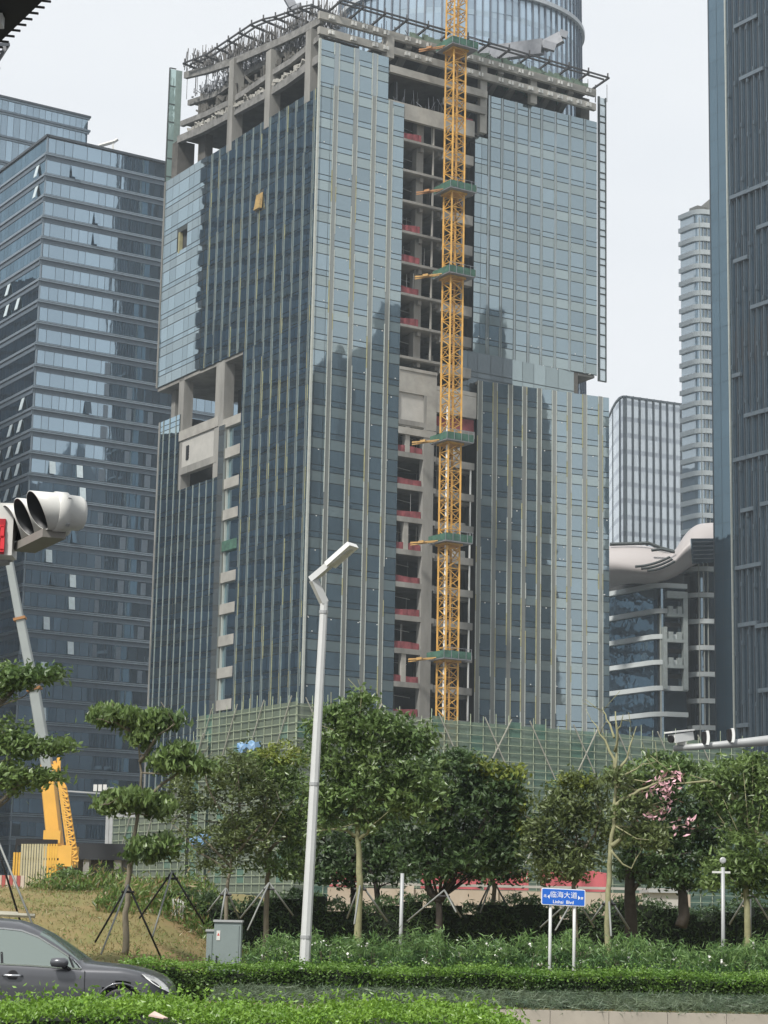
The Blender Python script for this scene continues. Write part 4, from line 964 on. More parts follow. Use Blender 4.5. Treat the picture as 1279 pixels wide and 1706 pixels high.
tripod('pole tripod with crossbar at the left picture edge',42,(-20,1370),((35,1540),(62,1560),(-60,1540)),True,m_='black')
tripod('pole tripod on the half bare tree beside the utility cabinets',50,(376,1487),((345,1520),(366,1540),(398,1530)))
tripod('pole tripod on the tree left of the lamp post',51,(448,1478),((400,1530),(412,1550),(488,1525)))
tripod('pole tripod round the pale trunked tree',46,(600,1478),((578,1530),(590,1540),(645,1535)))
tripod('pole tripod on the forked tree',52,(740,1490),((678,1535),(760,1520),(768,1528)))
tripod('pole tripod behind the street sign',50,(958,1500),((900,1545),(925,1550),(990,1545)))
tripod('pole tripod on the pink blossom tree',44,(1014,1502),((985,1535),(1018,1560),(1048,1548)))
tripod('pole tripod on the thin trunked dark tree',55,(820,1470),((795,1515),(800,1520),(845,1510)))
tripod('pole tripod at the tree by the right picture edge',48,(1250,1490),((1215,1540),(1250,1560),(1285,1540)))

# ================= HEDGES AND SHRUBS =================
def hedge(name,label,cat,x0,x1,y0,y1,z0,z1,n,L,Wd,mats,amp=.05,tp=.5,core=True,endr=0,group=None,kind=None,topmi=None,droop=.1,seed=1):
    xs=RNG.uniform(x0,x1,n); top=RNG.random(n)<tp; ys=np.where(top,RNG.uniform(y0,y1,n),y0+np.abs(RNG.normal(0,.06,n)))
    def hz(x,y): return z1+amp*np.sin(x*2.1+seed)+amp*.7*np.sin(x*5.3+y*3+seed*2)+amp*.5*np.sin(x*11+seed)
    zt=hz(xs,ys)
    if endr:
        e=np.clip((x1-xs)/endr,0,1); zt=z0+(zt-z0)*np.sqrt(1-(1-e)**2)
        ys=np.where(top,ys,y0+np.abs(RNG.normal(0,.06,n))+(1-np.sqrt(1-(1-e)**2))*(y1-y0)*.4)
    zs=np.where(top,zt+RNG.normal(0,.03,n)+np.abs(RNG.normal(0,.03,n))*(RNG.random(n)<.15)*3,z0+(zt-z0)*RNG.random(n)**.8)
    ys=ys+np.where(top,0,.03*np.sin(xs*7)+.05*np.sin(xs*3.1+zs*4))
    mb=MB()
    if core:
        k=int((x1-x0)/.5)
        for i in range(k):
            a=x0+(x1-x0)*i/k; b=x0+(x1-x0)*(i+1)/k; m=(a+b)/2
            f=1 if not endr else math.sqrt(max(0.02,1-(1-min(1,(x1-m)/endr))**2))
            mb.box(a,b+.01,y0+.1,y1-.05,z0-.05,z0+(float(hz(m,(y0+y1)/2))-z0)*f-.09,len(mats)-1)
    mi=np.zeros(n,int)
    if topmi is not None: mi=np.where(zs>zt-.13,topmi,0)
    return tag(leafmesh(np.stack([xs,ys,zs],1),L,Wd,droop,name,mats,extra=mb,loc=((x0+x1)/2,(y0+y1)/2,z0),mi=mi.tolist(),up=.8),label,cat,group,kind)
DK=mat('hedge_shade',(.012,.018,.009),.95)  # near-black filler, the shade inside a hedge put into its colour
HL=leafm('hedge_leaf',(.02,.045,.012),(.065,.115,.022),.9,isl=.35); HT=leafm('hedge_lit_top',(.055,.125,.018),(.12,.20,.03),2,isl=.3)  # lighter leaf copy paints the lit top of the hedge
HN=leafm('near_hedge_leaf',(.028,.07,.012),(.09,.17,.024),.9,isl=.35); HNT=leafm('near_hedge_lit_top',(.075,.155,.018),(.15,.25,.032),2,isl=.25)  # near hedge likewise has its lit top painted with lighter leaves
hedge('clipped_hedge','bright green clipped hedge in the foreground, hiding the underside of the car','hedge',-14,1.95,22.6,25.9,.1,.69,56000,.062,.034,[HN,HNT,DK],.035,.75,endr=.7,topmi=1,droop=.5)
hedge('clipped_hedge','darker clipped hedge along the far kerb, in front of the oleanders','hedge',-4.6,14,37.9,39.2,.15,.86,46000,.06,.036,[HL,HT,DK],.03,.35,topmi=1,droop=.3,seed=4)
hedge('shrub_row','dark unclipped shrub row behind the tree trunks, before the site wall','hedge',-5.4,22,54.5,57.5,.3,2.15,26000,.17,.045,[LG,LM,DK],.14,.4,droop=.5,seed=6)
# border grass
n=17000; xs=RNG.uniform(-2.8,14,n); ys=RNG.uniform(36.2,37.9,n); zs=.27+.16*np.sin((ys-36.2)/1.6*pi*.55)+RNG.uniform(-.04,.12,n)
tag(leafmesh(np.stack([xs,ys,zs],1),.26,.014,-.1,'border_grass',[leafm('grass_blue',(.045,.075,.045),(.11,.14,.085),2,isl=.4)],loc=(4,37,.2),up=1),'dark blue green tufts of border grass hanging over the kerb','grass',None,'stuff')
# oleanders
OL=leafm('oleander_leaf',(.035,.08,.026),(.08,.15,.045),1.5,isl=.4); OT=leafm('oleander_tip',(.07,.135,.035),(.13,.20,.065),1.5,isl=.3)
for i in range(15):
    cx=-2.0+i*1.0+random.uniform(-.15,.15); cy=42+random.uniform(-.5,.5); h=1.5+random.uniform(-.12,.18)
    if i in (6,7): h+=.1
    n=3600; k=150; th_=RNG.uniform(0,2*pi,k); rr=.78*RNG.random(k)**.5; tz=.3+(h-.3)*RNG.random(k)**.65*(1-.35*(rr/.78)**2)
    ct=np.stack([cx+rr*np.cos(th_),cy+rr*np.sin(th_)*1.05,tz],1); j=RNG.integers(0,k,n)
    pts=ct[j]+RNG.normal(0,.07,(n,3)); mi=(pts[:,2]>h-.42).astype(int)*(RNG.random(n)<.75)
    t=thing('oleander_shrub','bushy narrow leaved oleander in the row behind the clipped hedge','shrub',(cx,cy,.15),'oleanders in a row behind the clipped hedge')
    co_=MB()
    for q in range(8): 
        a=random.uniform(0,2*pi); co_.tubes([(cx,cy,.15),(cx+.5*math.cos(a),cy+.5*math.sin(a),h*.75)],[.02,.008],4,2)
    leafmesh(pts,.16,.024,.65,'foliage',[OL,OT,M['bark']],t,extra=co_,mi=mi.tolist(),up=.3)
    nf=random.choice((3,5,9)) if i<11 else 3
    for q in range(nf):
        a=random.uniform(pi*1.0,2*pi); r_=random.uniform(.4,.8)
        if q%2==0 or 1: fc=np.array([cx+r_*math.cos(a),cy+r_*math.sin(a),random.uniform(.75,h-.15)])
        leafmesh(fc+RNG.normal(0,.045,(4,3))*.7,.055,.05,0,'blossom',[FW],t)
# rough grass and weeds on the mound
GW=leafm('weed_leaf',(.045,.09,.018),(.10,.14,.03),.8,isl=.4); GD=leafm('dry_blade',(.14,.11,.045),(.19,.15,.07),1,isl=.3)
n=46000; xs=RNG.uniform(-22,-2.2,n); ys=RNG.uniform(39.5,66,n); zs=np.array([gh(x,y) for x,y in zip(xs,ys)])+.04
tag(leafmesh(np.stack([xs,ys,zs],1),.12,.02,.7,'dry_grass',[GD,GW],loc=(-10,50,1),mi=(RNG.random(n)<.3).astype(int).tolist()),'short dry yellow grass over the mound','grass',None,'stuff')
n=16000; xs=RNG.normal(0,1,n); q=RNG.random(n); xs=np.where(q<.62,-7.2+RNG.uniform(-2.6,2.7,n),-5.6+RNG.uniform(-1.4,2.4,n)); ys=np.where(q<.62,RNG.uniform(59,64,n),RNG.uniform(52,59,n)); zs=np.array([gh(x,y) for x,y in zip(xs,ys)])+np.abs(RNG.normal(0,.22,n))*(1+.9*np.sin(xs*2.2)*(RNG.random(n)))
tag(leafmesh(np.stack([xs,ys,zs],1),.22,.05,.8,'weeds',[GW,GD],loc=(-7,60,2),mi=(RNG.random(n)<.2).astype(int).tolist()),'tall green weeds along the crest of the mound','weeds',None,'stuff')
tree('bush','yellow green bush on the mound crest at the foot of the yellow crane',62,(105,1485),[(105,1475)],[],[(108,1466,22,16,900,2),(90,1478,18,8,400,2),(128,1472,14,8,300)],LO,(.14,.06),.05,group=None)

# ================= STREET FURNITURE =================
# lamp post with cranked arm
YL=39.6; b=P(508,1605,YL); lp=thing('street_lamp','tall white street lamp with a cranked arm and flat head, centre of the picture','street lamp',(b.x,YL,.15))
kn=P(540,1000,YL); el=P(522,966,YL-.1); hd=P(583,912,YL-.5); he=P(600,909,YL-.65)
mb=MB(); d0=Vector((b.x-.03,YL,.15)); mb.tubes([d0,kn,kn.lerp(el,.1)],[.105,.075,.075],8); mb.build('post',M['lampp'],lp)
for zz_,rr_ in ((1.35,.104),(4.2,.094),(7.5,.083)):
    mb=MB(); f_=(zz_-.15)/(kn.z-.15); c_=d0.lerp(kn,f_); mb.tubes([c_,c_+Vector((0,0,.06))],rr_+.004,12); mb.build('collar',M['pole_g'],lp)
mb=MB(); mb.bar(kn+Vector((0,0,-.05)),el,.14,.14); mb.build('elbow',M['lampp'],lp)
mb=MB(); mb.bar(el+Vector((-.04,0,0)),hd,.13,.12); mb.build('arm',M['lampp'],lp)
mb=MB(); a=el.lerp(hd,.45); u=(hd-el).normalized(); s_=Vector((0,0,1)).cross(u).normalized()
e=hd+u*.08; mb.bar(a,e,.34,.09,0); o=mb.build('lamp_head',M['white'],lp); mb=MB(); mb.bar(a+Vector((0,0,-.06))+u*.15,e+Vector((0,0,-.06))-u*.2,.22,.03); mb.build('lens',M['offw'],o)
# street name sign
ss=thing('street_sign','blue street name sign with white writing on two thin posts above the hedge','street sign',(3.5,39.35,.15))
A_=P(902,1479,39.3); B_=P(975,1482.5,39.3); C_=P(975,1510,39.3); ux=(B_-A_).normalized(); uz=(A_-P(901.5,1506.5,39.3)).normalized(); H=(A_-P(901.5,1507,39.3)).length; Wd=(B_-A_).length; yv=Vector((0,1,0)); O_=P(901.5,1507,39.3)
def splate(x0,x1,z0,z1,y0,y1,m_,r=.03,nm_='plate',par=None):
    pl=[]
    for cx,cz,a0 in ((x1-r,z1-r,0),(x0+r,z1-r,90),(x0+r,z0+r,180),(x1-r,z0+r,270)):
        for k in range(5): a=math.radians(a0+k*22.5); pl.append((cx+r*math.cos(a),cz+r*math.sin(a)))
    mb=MB(); n=len(pl); mb.add([O_+ux*x+uz*z+yv*y0 for x,z in pl]+[O_+ux*x+uz*z+yv*y1 for x,z in pl],[tuple(range(n)),tuple(range(n,2*n))[::-1]]+[(i,n+i,n+(i+1)%n,(i+1)%n) for i in range(n)])
    return mb.build(nm_,m_,par or ss)
BL=mat('sign_blue',(.015,.12,.52),.4,var=.05); WT=mat('sign_white',(.78,.8,.82),.4,var=.02)
pl_=splate(0,Wd,0,H,0,.03,WT); bl_=splate(.014,Wd-.014,.014,H-.014,-.004,.0,BL,.02,'face',pl_)
def text(s_,x,z,size,par,sx=1,bold=.0):
    c=D.curves.new('lettering','FONT'); c.body=s_; c.size=size; c.align_x='CENTER'; c.align_y='CENTER'; c.offset=bold; c.extrude=.001
    o=D.objects.new('tmp',c); COL.objects.link(o); bpy.context.view_layer.update()
    me=D.meshes.new_from_object(o.evaluated_get(bpy.context.evaluated_depsgraph_get())); COL.objects.unlink(o); D.objects.remove(o)
    off=BASE[par.name]
    for v in me.vertices:
        q=O_+ux*(x+v.co.x*sx)+uz*(z+v.co.y)+yv*(-.0065-v.co.z)-off; v.co=q
    me.materials.clear(); me.materials.append(WT); q=D.objects.new('lettering',me); COL.objects.link(q); q.parent=par; BASE[q.name]=Vector(off); return q
text('临海大道',Wd*.507,H*.61,.128,pl_,1.0,.0); text('Linhai  Blvd',Wd*.5,H*.2,.085,pl_,1.0,.001)
text('北',Wd*.085,H*.52,.06,pl_,1,.001); text('南',Wd*.925,H*.47,.055,pl_,1,.001)
for sg,x in ((-1,Wd*.165),(1,Wd*.86)):
    mb=MB(); p=[(x-sg*.018,H*.5+.04),(x-sg*.018,H*.5-.04),(x+sg*.022,H*.5)]
    if sg<0: p=[(x+.018,H*.5+.04),(x+.018,H*.5-.04),(x-.022,H*.5)]
    mb.add([O_+ux*a+uz*b_-yv*.006 for a,b_ in p]+[O_+ux*a+uz*b_-yv*.0045 for a,b_ in p],[(0,1,2),(3,5,4),(0,3,4,1),(1,4,5,2),(2,5,3,0)]); mb.build('arrow',WT,pl_)
for px in (917,957):
    q=P(px,1510,39.36); mb=MB(); mb.tubes([(q.x-.02,39.36,.1),(q.x,39.36,q.z+.25)],.03,10); mb.build('post',M['lampp'],ss,smooth=True)
# utility cabinets
CG=mat('cabinet_grey',(.20,.24,.235),.5,var=.08,scale=2)
for lab,px0,px1,pt,dy,cat in (('large grey green utility cabinet beside the oleanders',357,402,1534,0,1),('small grey utility cabinet against the left side of the large one',343.5,356.5,1550,.1,0)):
    a=P(px0,pt,40); c=P(px1,pt,40); t=thing('utility_cabinet',lab,'utility cabinet',((a.x+c.x)/2,40.2,.15)); mb=MB()
    mb.box(a.x,c.x,40+dy,40.45,.15,a.z-.02); mb.build('body',CG,t); mb=MB(); mb.box(a.x-.02,c.x+.02,39.97+dy,40.48,a.z-.02,a.z+.02); mb.build('lid',M['pole_g'],t)
    mb=MB(); mb.box(a.x+.04,c.x-.04,39.985+dy,39.999+dy,.25,a.z-.08); o=mb.build('door',CG,t)
    mb=MB(); mb.box(a.x+.05,a.x+.07,39.96+dy,39.984+dy,.85,1.0); mb.build('handle',M['black'],o)
    if cat: 
        mb=MB(); mb.box(a.x+.05,a.x+.12,39.975,39.984,a.z-.36,a.z-.18); s2=mb.build('warning_label',M['offw'],o); mb=MB(); zc=a.z-.25; xx=a.x+.085; mb.add([(xx-.025,39.973,zc-.025),(xx+.025,39.973,zc-.025),(xx,39.973,zc+.03)],[(0,1,2)]); mb.build('symbol',mat('warn_red',(.5,.08,.06),.6),s2)
    else: pass
# traffic signal, three hooded lamps, mounted overhead at left
TLB=P(100,853,17); ax=Vector((-.88,-.47,-.03)).normalized(); sdir=P(77.5,864.5,17.36)-P(100,853,17)
tl=thing('traffic_light','grey white overhead traffic light with three deep hoods seen from the side','traffic light',(TLB.x-.3,TLB.y+.4,0))
TW_=mat('signal_housing',(.56,.56,.53),.4,var=.04,scale=6); TI=mat('signal_inner',(.03,.032,.035),.5)
for k in range(3):
    c=TLB+sdir*k; mb=MB()
    mb.lathe(c,ax,[(-.205,.0),(-.205,.10),(-.195,.128),(-.165,.145),(-.045,.152),(-.045,.168),(.055,.168),(.06,.16)],32)
    o=mb.build('lamp_housing',TW_,tl,smooth=False); 
    for p_ in o.data.polygons: p_.use_smooth=True
    mb=MB(); mb.lathe(c,ax,[(.058,.0),(.058,.155)],24); mb.build('lens',TI,o)
    v=MB(); n=40; up_=Vector((0,0,1)); xx=ax.cross(up_).normalized()
    o2=len(v.v)
    for ring,(rd) in enumerate((.158,.150)):
        for i in range(n+1):
            t=2*pi*i/n; dv=xx*math.sin(t)+up_*math.cos(t); l=.05+.175*((1+math.cos(t))/2)**.7
            v.v.append(tuple(c+ax*.055+dv*rd)); v.v.append(tuple(c+ax*(.055+l)+dv*(rd-.008*0)))
    for i in range(n):
        a=2*i; v.f.append((a,a+1,a+3,a+2)); v.m.append(0); e=2*(n+1); v.f.append((e+a,e+a+2,e+a+3,e+a+1)); v.m.append(1); v.f.append((a+1,e+a+1,e+a+3,a+3)); v.m.append(0)
    o=v.build('hood',[TW_,TI],o,smooth=True)
mb=MB(); a=TLB+Vector((-.04,.0,-.185)); b=a+sdir*2.3; mb.bar(a,b,.2,.07,up=(0,0,1)); mb.build('mounting_box',mat('signal_box',(.22,.21,.19),.5),tl)
for k in range(3):
    c=TLB+sdir*k; mb=MB()
    for a_ in (.6,2.2,3.9,5.4):
        xx_=ax.cross(Vector((0,0,1))).normalized(); dv=xx_*math.sin(a_)+Vector((0,0,1))*math.cos(a_); mb.bar(c+dv*.166-ax*.03,c+dv*.176-ax*.03,.03,.03)
    mb.build('clips',M['pole_g'],tl)
q=TLB+sdir*2+Vector((-.38,-.1,-.0))
mb=MB(); p0=P(-60,846,17.6); p1=P(19,925,17.6); mb.box(p0.x,p1.x,17.6,17.85,p1.z,p0.z+.05); o=mb.build('countdown_box',TW_,tl)
mb=MB(); p2=P(-52,862,17.55); p3=P(5,922,17.55); mb.box(p2.x,p3.x,17.58,17.6,p3.z,p2.z,0); rd=mb.build('display',mat('display_red',(.35,.02,.03),.3),o)
mb=MB()
for (x0,y0,x1,y1) in ((-18,872,4,876),(-18,890,4,894),(-18,912,4,917),(-1,874,4,892),(-1,892,4,915)):
    a=P(x0,y0,17.5); b=P(x1,y1,17.5); mb.box(a.x,b.x,17.56,17.579,b.z,a.z)
mb.build('digit',mat('digit_red',(.55,.03,.04),.4,emit=.15),rd)
mb=MB(); a=P(15,850,17.75); mb.tubes([P(16,840,17.9),P(14,935,17.9)],.05,8); mb.tubes([P(14,930,17.9),P(-60,945,17.9),P(-200,950,17.9)],.06,8); g0=P(-200,950,17.9); mb.tubes([g0,(g0.x,17.9,0)],.1,10); mb.build('bracket',M['pole_g'],tl)
# camera mast arm
ca0=P(1122,1247,25); ca1=P(1300,1232,25); ca2=P(1500,1214,25)
cm_=thing('camera_gantry','grey horizontal mast arm carrying cameras, entering from the right edge','camera pole',(ca2.x,25,0))
mb=MB(); mb.tubes([ca0,P(1200,1241,25),ca1,ca2],[.035,.045,.07,.085],10); mb.tubes([ca2+Vector((0,0,.3)),(ca2.x,25,0)],[.1,.14],12); mb.build('mast_arm',M['pole_g'],cm_,smooth=True)
cc=thing('security_camera','white bullet security camera on the tip of the mast arm','security camera',P(1140,1245,25))
a=P(1119,1231,24.9); b=P(1150,1226,25.1); mb=MB(); mb.bar(a,b,.11,.10); mb.build('body',M['white'],cc); mb=MB(); mb.bar(a+Vector((-.04,0,.075)),b+Vector((.0,0,.07)),.15,.018); mb.build('sun_shield',M['white'],cc)
mb=MB(); d=(b-a).normalized(); mb.lathe(a,-d,[(0.0,.045),(.03,.045),(.03,0)],14); mb.build('lens',M['black'],cc); mb=MB(); m2=P(1140,1234,25); mb.tubes([m2,P(1140,1245,25)],.025,6); mb.bar(P(1128,1238,25),P(1143,1238,25),.04,.04); mb.build('bracket',M['offw'],cc)
for px,py,lab in ((1174,1230,'black and white flash unit on the mast arm, nearest the bullet camera'),(1216,1226,'black and white flash unit farther right on the mast arm')):
    g=P(px,py,25); t=thing('flash_unit',lab,'camera flash',g); mb=MB(); mb.box(g.x-.035,g.x+.0,24.92,25.05,g.z-.06,g.z+.075); mb.build('lamp',M['black'],t)
    mb=MB(); 
    for i in range(6):
        t0=-1+i/3; t1=-1+(i+1)/3; f=lambda t_:.012*(1-t_*t_); mb.hexa([(g.x+.0+f(t0),24.9,g.z+t0*.085),(g.x+.032+f(t0),24.9,g.z+t0*.085),(g.x+.032+f(t0),25.06,g.z+t0*.085),(g.x+f(t0),25.06,g.z+t0*.085),(g.x+f(t1),24.9,g.z+t1*.085),(g.x+.032+f(t1),24.9,g.z+t1*.085),(g.x+.032+f(t1),25.06,g.z+t1*.085),(g.x+f(t1),25.06,g.z+t1*.085)])
    mb.build('shell',M['white'],t); mb=MB(); mb.tubes([g+Vector((0,0,-.05)),P(px,1243.5-(px-1122)*.085,25)],.02,6); mb.build('stem',M['pole_g'],t)
# small white post with camera among the trees at right; plain post mid
for px,pt,Y,lab,hd_ in ((1204,1445,43,'thin white post with a small camera head in front of the right hand trees',1),(670,1455,45,'plain thin grey post between the two dark trees',0)):
    g=P(px,pt,Y); t=thing('thin_post',lab,'post',(g.x,Y,.2)); mb=MB(); mb.tubes([(g.x-.02,Y,.2),g],.04,8); mb.build('shaft',M['pole_g'],t,smooth=True)
    if hd_:
        mb=MB(); mb.bar(g+Vector((-.22,0,-.1)),g+Vector((.15,0,-.1)),.04); mb.build('crossarm',M['offw'],t); mb=MB(); mb.lathe(g+Vector((0,0,.14)),(0,-1,.1),[(-.07,.03),(-.04,.06),(.03,.065),(.04,.04),(.04,0)],14); mb.build('camera_head',M['pole_g'],t)
# dark canopy edge overhead at the top left corner
cn_=thing('overhead_canopy','dark underside of an overhead canopy with a toothed edge, top left corner','canopy',(-4,9,0))
A=PG(95,-22,7.2); B=PG(-60,128,7.2); mb=MB(); v1=Vector((-4.5,-3,0)); mb.hexa([B,A,A+v1,B+v1,B+Vector((0,0,.12)),A+Vector((0,0,.12)),A+v1+Vector((0,0,.12)),B+v1+Vector((0,0,.12))]); mb.build('deck',mat('canopy_dark',(.03,.032,.036),.7),cn_)
L_=(A-B).length; n=16
for i in range(n):
    p=B.lerp(A,(i+.5)/n); o=Vector((.06,-.01,0)); mb=MB(); mb.bar(p+Vector((-.1,0,.02)),p+o+Vector((0,0,.0)),.012,.012); mb.build('rib',M['steel'],cn_)
mb=MB(); p=PG(-3,36,7.15); mb.box(p.x-.05,p.x+.03,p.y-.04,p.y+.04,7.12,7.19); mb.build('downlight',M['white'],cn_); 
mb=MB(); q0=PG(-4,74,7.2); mb.bar(q0,P(14,74,12.6),.02); mb.bar(P(14,74,12.6),P(-8,108,12.6),.02); mb.bar(P(0,74,12.6),P(-8,90,12.6),.015); mb.bar(P(0,95,12.6),P(8,76,12.6),.012);mb.bar(P(-2,86,12.6),P(7,86,12.6),.012); mb.bar(P(-8,108,12.6),(-5.2,12.6,0),.06); mb.bar((-5.2,12.6,0),(-5.2,12.6,7.2),.2); mb.build('truss',M['steel_g'],cn_)

# ================= SITE: mobile crane, fence, gatehouse, wall =================
YC=112
mc=thing('mobile_crane','yellow mobile crane with its grey telescopic boom raised toward the upper left','mobile crane',P(95,1470,YC))
def cb(p,q,w0,w1,m_,name,par=mc,Y=YC,d=None):
    mb=MB(); a=P(*p,Y); b=P(*q,Y); dd=(b-a).normalized(); x=Vector((0,1,0)).cross(dd).normalized(); yy=Vector((0,1,0))
    k=Y/F; pr=[]
    for c,w_ in ((a,w0*k/2),(b,w1*k/2)):
        pr+= [c-x*w_*.8-yy*w_, c+x*w_*.8-yy*w_, c+x*w_-yy*w_*.4, c+x*w_+yy*w_*.8, c-x*w_+yy*w_*.8, c-x*w_-yy*w_*.4]
    mb.add(pr,[(0,1,2,3,4,5)[::-1],(6,7,8,9,10,11)]+[(i,(i+1)%6,6+(i+1)%6,6+i) for i in range(6)]); return mb.build(name,m_,par)
GBm=mat('boom_grey',(.30,.33,.33),.4,var=.1,scale=.5,metal=.2)
cb((97,1455),(79,1288),27,24,M['yel'],'boom_base'); cb((84,1310),(56,1145),20,18,GBm,'boom_section'); cb((57,1150),(33,1030),17,15,GBm,'boom_section'); cb((33,1033),(13,925),14,13,GBm,'boom_section'); cb((14,928),(-22,760),12,11,GBm,'boom_section'); cb((-22,762),(-70,560),10,9,GBm,'boom_section')
for p,q in (((57,1148),24),((33,1031),20),((14,927),18),((79,1290),32)):
    a=P(*p,YC); dd=(P(p[0]-13,p[1]-60,YC)-a).normalized(); mb=MB(); k=YC/F; x=Vector((0,1,0)).cross(dd).normalized(); r_=q*k/2
    mb.bar(a-x*r_,a+x*r_,q*k,.14,up=dd); mb.build('boom_collar',M['crane_r'] if q<30 else M['yel'],mc)
# cab, chassis
mb=MB(); g=P(95,1470,YC); mb.box(g.x-2.5,g.x+1.2,YC-1.3,YC+1.3,gh(g.x,YC)+.2,gh(g.x,YC)+.7); mb.build('chassis',M['yel'],mc)
mb=MB(); mb.box(g.x-.6,g.x+.9,YC-1.4,YC+1.2,gh(g.x,YC)+1.5,gh(g.x,YC)+2.6); mb.build('turret',M['yel'],mc)
for i in range(4):
    mb=MB(); mb.lathe((g.x-2.2+i*1.1,YC-1.35,gh(g.x,YC)+.45),(0,1,0),[(0,0),(0,.5),(.4,.5),(.4,0)],18); mb.build('wheel',M['black'],mc)
mb=MB(); q=P(88,1392,YC-1.1); mb.box(q.x-.45,q.x+.45,YC-1.5,YC-.9,q.z-.4,q.z+.25); mb.build('hoist_box',M['yel'],mc)
# folded lattice jib
for i,(dx,) in enumerate(((0,),(10,))):
    pass
mb=MB(); Yj=YC-1.3
E_=[((93,1302),(112,1440)),((106,1312),(126,1435))]
def lat(p0,p1,q0,q1,nseg):
    for t in range(nseg):
        f0=t/nseg; f1=(t+1)/nseg
        A0=P(4+p0[0]+(p1[0]-p0[0])*f0,p0[1]+(p1[1]-p0[1])*f0,Yj); B0=P(4+q0[0]+(q1[0]-q0[0])*f0,q0[1]+(q1[1]-q0[1])*f0,Yj-.1)
        A1=P(4+p0[0]+(p1[0]-p0[0])*f1,p0[1]+(p1[1]-p0[1])*f1,Yj); B1=P(4+q0[0]+(q1[0]-q0[0])*f1,q0[1]+(q1[1]-q0[1])*f1,Yj-.1)
        if t%2: mb.bar(A0,B1,.07)
        else: mb.bar(B0,A1,.07)
        mb.bar(A0,B0,.06)
lat(E_[0][0],E_[0][1],E_[1][0],E_[1][1],16)
for a,b in (E_[0],E_[1],((96,1304),(116,1442)),((101,1308),(121,1440)),((98,1298),(106,1312)),((93,1302),(98,1298))): mb.bar(P(a[0]+4,a[1],Yj),P(b[0]+4,b[1],Yj),.09)
mb.build('folded_jib',M['yel'],mc)
mb=MB(); q=P(85,1275,YC); mb.bar(P(68,1278,YC),P(96,1283,YC),.5); mb.bar(P(98,1262,YC),P(97,1292,YC),.2); mb.bar(P(90,1268,YC),P(98,1290,YC),.15); mb.build('boom_top_frame',M['yel'],mc)
# striped picket fence
pf=thing('picket_fence','cream and yellow upright board fence on the mound in front of the crane','fence',P(60,1485,92))
PC=mat('picket_cream',(.42,.38,.24),.7,var=.15,scale=2); PYl=mat('picket_yellow',(.62,.36,.06),.6,var=.15)
for i in range(17):
    px=24+i*4.4; yl=i<3 or i>12; pt=1420 if i<3 else 1405; pb_=1442 if i<3 else (1462 if i>12 else 1488)
    if i>=3: pt=1406
    a=P(px,pt,92); b=P(px,pb_,92); mb=MB(); mb.box(a.x-.045,a.x+.04,91.98,92.03,gh(a.x,92)-.1,a.z,0); mb.build('board',PYl if yl else PC,pf)
mb=MB(); a=P(24,1430,92); b=P(97,1430,92); mb.box(a.x,b.x,92.04,92.1,a.z-.05,a.z+.05); mb.box(a.x,b.x,92.04,92.1,a.z-1.2,a.z-1.1); mb.box(a.x,a.x+.08,92.04,92.1,a.z-1.2,a.z+.6); a=P(26,1402,92.2); b=P(94,1402,92.2); mb.box(a.x,b.x,92.2,92.6,a.z-.15,a.z+.12); mb.build('rail',M['black'],pf)
rb=MB(); 
a=P(-10,1475,90); b=P(40,1475,90)
for i in range(8):
    x=a.x+(b.x-a.x)*i/8; rb.box(x,x+(b.x-a.x)/8-.02,90,90.1,gh(a.x,90),P(0,1458,90).z,i%2)
tag(rb.build('site_barrier',[mat('barrier_red',(.35,.08,.07),.6),mat('barrier_pale',(.5,.42,.35),.6)],loc=(a.x,90,2)),'low red and pale site barrier left of the board fence','barrier')
# gatehouse
gt=thing('gatehouse','low dark gatehouse with pale door piers beyond the mound','gatehouse',P(165,1470,118))
a=P(117,1405,118); b=P(206,1405,118); mb=MB(); mb.box(a.x,b.x,118,123,1,a.z-.9); mb.build('wall',M['conc_d'],gt); mb=MB(); mb.box(a.x-.3,b.x+.3,117.3,123.3,a.z-.9,a.z); mb.build('roof',mat('roof_dark',(.022,.025,.03),.7),gt)
for px0,px1,pt in ((140,150,1421),(191,202,1432)):
    q=P(px0,pt,117.6); w2=P(px1,pt,117.6); mb=MB(); mb.box(q.x,w2.x,117.4,117.99,1,q.z); mb.build('pier',M['conc'],gt)
mb=MB(); q=P(166,1428,117.9); w2=P(190,1428,117.9); mb.box(q.x,w2.x,117.95,117.995,1,q.z); mb.build('door',M['black'],gt)
# steel frame and twin duct behind
sf=thing('steel_portal','pale steel posts and beam of a site portal behind the gatehouse','steel frame',P(190,1450,140)); mb=MB()
for px in (181,187): mb.bar((P(px,1350,140).x,140,0),P(px,1312,140),.22)
mb.bar(P(184,1357,140),P(225,1358,140),.3); mb.bar(P(112,1318,142),P(230,1326,142),.1); mb.build('post',M['pole_g'],sf)
for i in range(3):
    mb=MB(); q=P(155+i*8,1318,142); mb.box(q.x,q.x+.25,142,142.1,q.z,q.z+.45); mb.build('lamp',M['offw'],sf)
